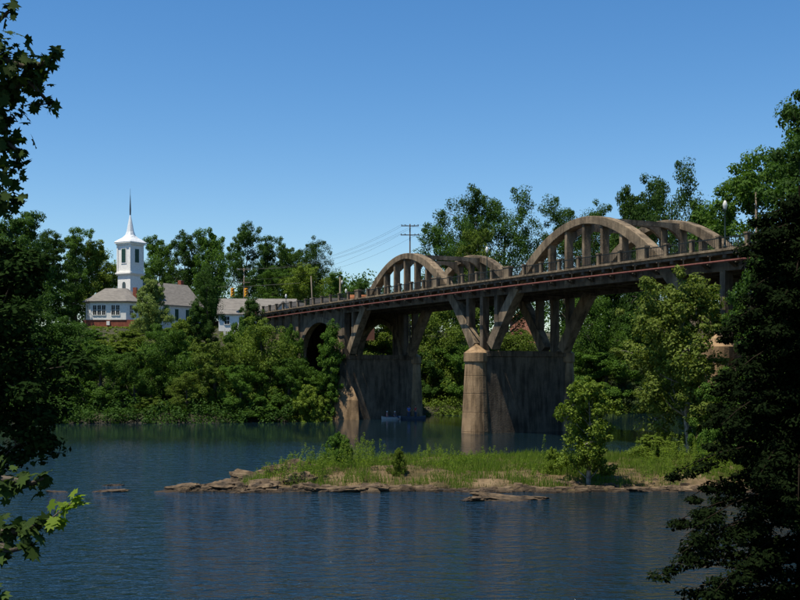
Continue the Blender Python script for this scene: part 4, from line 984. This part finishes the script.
# dark conifer at the right with drooping tiers
co = thing('hemlock', 'dark shaded soft-leaved tree with drooping layered branches filling the lower right', 'tree', (8.6, 24, gz(8.6, 24) - .3))
cbase = Vector((8.6, 24, gz(8.6, 24) - .3)); H = 10.7 - cbase.z; rng = np.random.RandomState(91); wood = MB()
wood.tube([(0, 0, -.6), (.1, 0, H*.5), (0, .05, H)], [.22, .14, .02], 8); P = []; Nn = []; Tn = []
P = []; cR = []
for k in range(165):
    t = (k + rng.rand()) / 165; h = H * (.02 + .96 * t); Lr = ((1 - t) ** .46 * 3.5 + .35) * rng.uniform(.62, 1.12); a_ = k * 2.399 + rng.normal() * .3
    f = lambda q: Vector((math.cos(a_)*Lr*q, math.sin(a_)*Lr*q, h + Lr*(.14*q - .40*q*q)))
    wood.tube([f(q / 5) for q in range(6)], [.024*(1 - q/6) + .003 for q in range(6)], 4)
    nq = int(3 + Lr * 2.6)
    for j in range(nq):
        q = .14 + .9 * (j + rng.uniform(-.3, .3)) / nq; c = f(q); wdt = .20 * Lr * (1.1 - q) + .05; lat = rng.normal() * wdt
        P.append((c.x - math.sin(a_)*lat, c.y + math.cos(a_)*lat, c.z - abs(lat)*.35 - rng.uniform(0, .1))); cR.append(rng.uniform(.24, .48) * (1.15 - .45*q))
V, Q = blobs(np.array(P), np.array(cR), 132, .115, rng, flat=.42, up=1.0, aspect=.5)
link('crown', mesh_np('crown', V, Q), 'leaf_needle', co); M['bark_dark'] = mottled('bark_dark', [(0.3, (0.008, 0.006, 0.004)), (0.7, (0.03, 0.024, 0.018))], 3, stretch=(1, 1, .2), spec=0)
wood.build('trunk', 'bark_dark', co)
K['evergreen'] = grow(95, 10.5, 1.75, .70, 16, 13, 150, .085, spread=.7, lobe_r=.36, trunk=.16, dens=1.3)
M['leaf_evergreen'] = leaf_mat('leaf_evergreen', (0.008, 0.018, 0.005), (0.018, 0.034, 0.009), 0.08)  # near-black leaf colour stands in for shade on the left-edge trees
cm, tm, HH, RR = K['evergreen']; X, Y = at(-62, 14), 14.0
t = thing('evergreen', 'slim near-black evergreen on the near bank at mid height of the left edge', 'tree', (X, Y, gz(X, Y) - .2)); t.scale = (1, 1, (zat(212, 14) - gz(X, Y)) / 10.5)
link('crown', cm, 'leaf_evergreen', t); link('trunk', tm, 'bark', t)
# broad unseen tree added beyond the right edge to keep light off the conifer
cm, tm, HH, RR = grow(92, 22, 9.5, .42, 15, 14, 60, .30, spread=.8, trunk=.4)
t = thing('shade_tree', 'broad tree standing right of the viewpoint above the dark layered tree', 'tree', (20.5, 17.5, gz(20.5, 17.5))); link('crown', cm, 'leaf_dark', t); link('trunk', tm, 'bark', t)

# ------------------------------------------------------------------ boats and people
def skin(name, pts, edges, radii, mat, parent, root=0):
    me = bpy.data.meshes.new(name); me.from_pydata(pts, edges, []); o = link(name, me, mat, parent)
    m = o.modifiers.new('skin', 'SKIN'); me.skin_vertices[0].data[root].use_root = True
    for v, r in zip(me.skin_vertices[0].data, radii): v.radius = (r, r) if not hasattr(r, '__len__') else r
    s = o.modifiers.new('sub', 'SUBSURF'); s.levels = 1; s.render_levels = 2; return o
def person(label, loc, rz, sit, shirt, legs, cap, arms='down'):
    t = thing('person', label, 'person', loc, rz)
    hz = .95 if not sit else .22
    pel, wst, chs, nck = (0, 0, hz), (0, 0, hz+.2), (0, 0, hz+.42), (0, 0, hz+.57)
    hd0, hd1 = (0, -.01, hz+.66), (0, -.02, hz+.80)
    pts = [pel, wst, chs, nck, hd0, hd1]; ed = [(0,1),(1,2),(2,3),(3,4),(4,5)]; ra = [(.14,.11),(.12,.095),(.15,.10),(.05,.05),(.085,.095),(.075,.09)]
    sp = [wst, chs]; 
    for s in (-1, 1):
        b0 = len(pts); sh_, el, wr, ha_ = (s*.19, 0, hz+.50), (s*.27, -.06, hz+.25), (s*.20, -.26, hz+.14), (s*.17, -.34, hz+.14)
        if arms == 'hip' and s > 0: el, wr, ha_ = (s*.36, .02, hz+.26), (s*.20, -.10, hz+.06), (s*.16, -.14, hz+.04)
        pts += [sh_, el, wr, ha_]; ed += [(2, b0), (b0, b0+1), (b0+1, b0+2), (b0+2, b0+3)]; ra += [.062, .042, .03, .035]
        b0 = len(pts)
        if sit: hp, kn, an, ft = (s*.1, -.02, hz), (s*.13, -.42, hz+.22), (s*.12, -.72, hz-.12), (s*.12, -.86, hz-.12)
        else: hp, kn, an, ft = (s*.1, 0, hz-.08), (s*.11, -.02, .5), (s*.12, .0, .08), (s*.13, -.15, .04)
        pts += [hp, kn, an, ft]; ed += [(0, b0), (b0, b0+1), (b0+1, b0+2), (b0+2, b0+3)]; ra += [.095, .062, .042, .04]
    skin('body', pts, ed, ra, 'skin', t)
    g = 1.16; cp = [(0,0,hz+.04), (0,0,hz+.2), (0,0,hz+.44), (0,0,hz+.54)]; ce = [(0,1),(1,2),(2,3)]; cr = [(.16,.13),(.145,.12),(.175,.125),(.10,.08)]
    for s in (-1, 1):
        b0 = len(cp); el = pts[6 + (0 if s < 0 else 8) + 1]; shp = pts[6 + (0 if s < 0 else 8)]; m_ = tuple((a+b)/2 for a, b in zip(shp, el))
        cp += [shp, m_]; ce += [(2, b0), (b0, b0+1)]; cr += [.08, .068]
    skin('shirt', cp, ce, cr, shirt, t)
    tpnt = [(0,0,hz)]; te = []; tr_ = [(.155,.125)]
    for s in (0, 1):
        b0 = len(tpnt); q = 10 + 8*s; tpnt += [pts[q], pts[q+1], tuple(a+(b-a)*.85 for a, b in zip(pts[q+1], pts[q+2]))]; te += [(0, b0), (b0, b0+1), (b0+1, b0+2)]; tr_ += [.112, .08, .06]
    skin('trousers', tpnt, te, tr_, legs, t)
    b = MB(); b.lathe([(.098, 0), (.102, .05), (.085, .10), (.03, .13)], (0, -.015), 12)
    o = b.build('cap' if cap == 'cap' else 'hair', cap, t, smooth=True, loc=(0, 0, hz+.775))
    b = MB(); b.tube([(0, -.10, hz+.735), (0, -.125, hz+.71)], [.012, .016], 5); b.build('nose', 'skin', t)
    return t
def boat(label, loc, rz, L, W, hull, seats, pointed=True):
    t = thing('boat', label, 'boat', loc, rz); R = []
    for i in range(13):
        q = i / 12; x = (q - .5) * L
        e = (1 - abs(2*q - 1) ** (2.2 if pointed else 7)); wd = max(.04, W/2 * e) if pointed else W/2*(.72 + .28*min(1, (1 - abs(2*q-1))*4)); sheer = .06 + .16*abs(2*q-1)**3; bt = -.12 + (.14*abs(2*q-1)**4)
        R.append([(x, -wd, .22+sheer), (x, -wd*.82, bt), (x, wd*.82, bt), (x, wd, .22+sheer), (x, wd*.93, .21+sheer), (x, wd*.75, bt+.05), (x, -wd*.75, bt+.05), (x, -wd*.93, .21+sheer)])
    MB().loft(R).build('hull', hull, t)
    for x in seats: MB().box(x-.14, x+.14, -W*.37, W*.37, .14, .18).build('seat', 'hull', t)
    return t
bx1, by1 = at(391, 151.2), 151.2; rz1 = math.radians(6)
boat('small white boat with two seated people under the left side of the bridge', (bx1, by1, 0), rz1, 2.6, .8, 'hull_white', (-.55, .5))
person('seated person in a pink shirt and white cap, left in the white boat', (bx1 - .55, by1 - .06, -.02), math.radians(80), True, 'pinkcloth', 'denim', 'cap')
person('seated person in a dark shirt and white cap, right in the white boat', (bx1 + .5, by1 + .05, -.02), math.radians(60), True, 'denim', 'denim', 'cap')
bx2, by2 = at(412, 152.4), 152.4
boat('low flat aluminium boat with two people standing in it under the bridge', (bx2, by2, 0), 0, 3.7, 1.3, 'hull', (-1.2, 1.2), False)
person('person in a blue shirt standing in the flat boat beside the pier', (bx2 - .45, by2, .0), math.radians(20), False, 'blue', 'denim', 'hair', 'hip')
person('person in a red shirt standing right of the one in blue in the flat boat', (bx2 + .5, by2 + .05, .0), math.radians(-50), False, 'red', 'denim', 'hair')
print('objects', len(bpy.data.objects), 'verts', sum(len(m.vertices) for m in bpy.data.meshes))
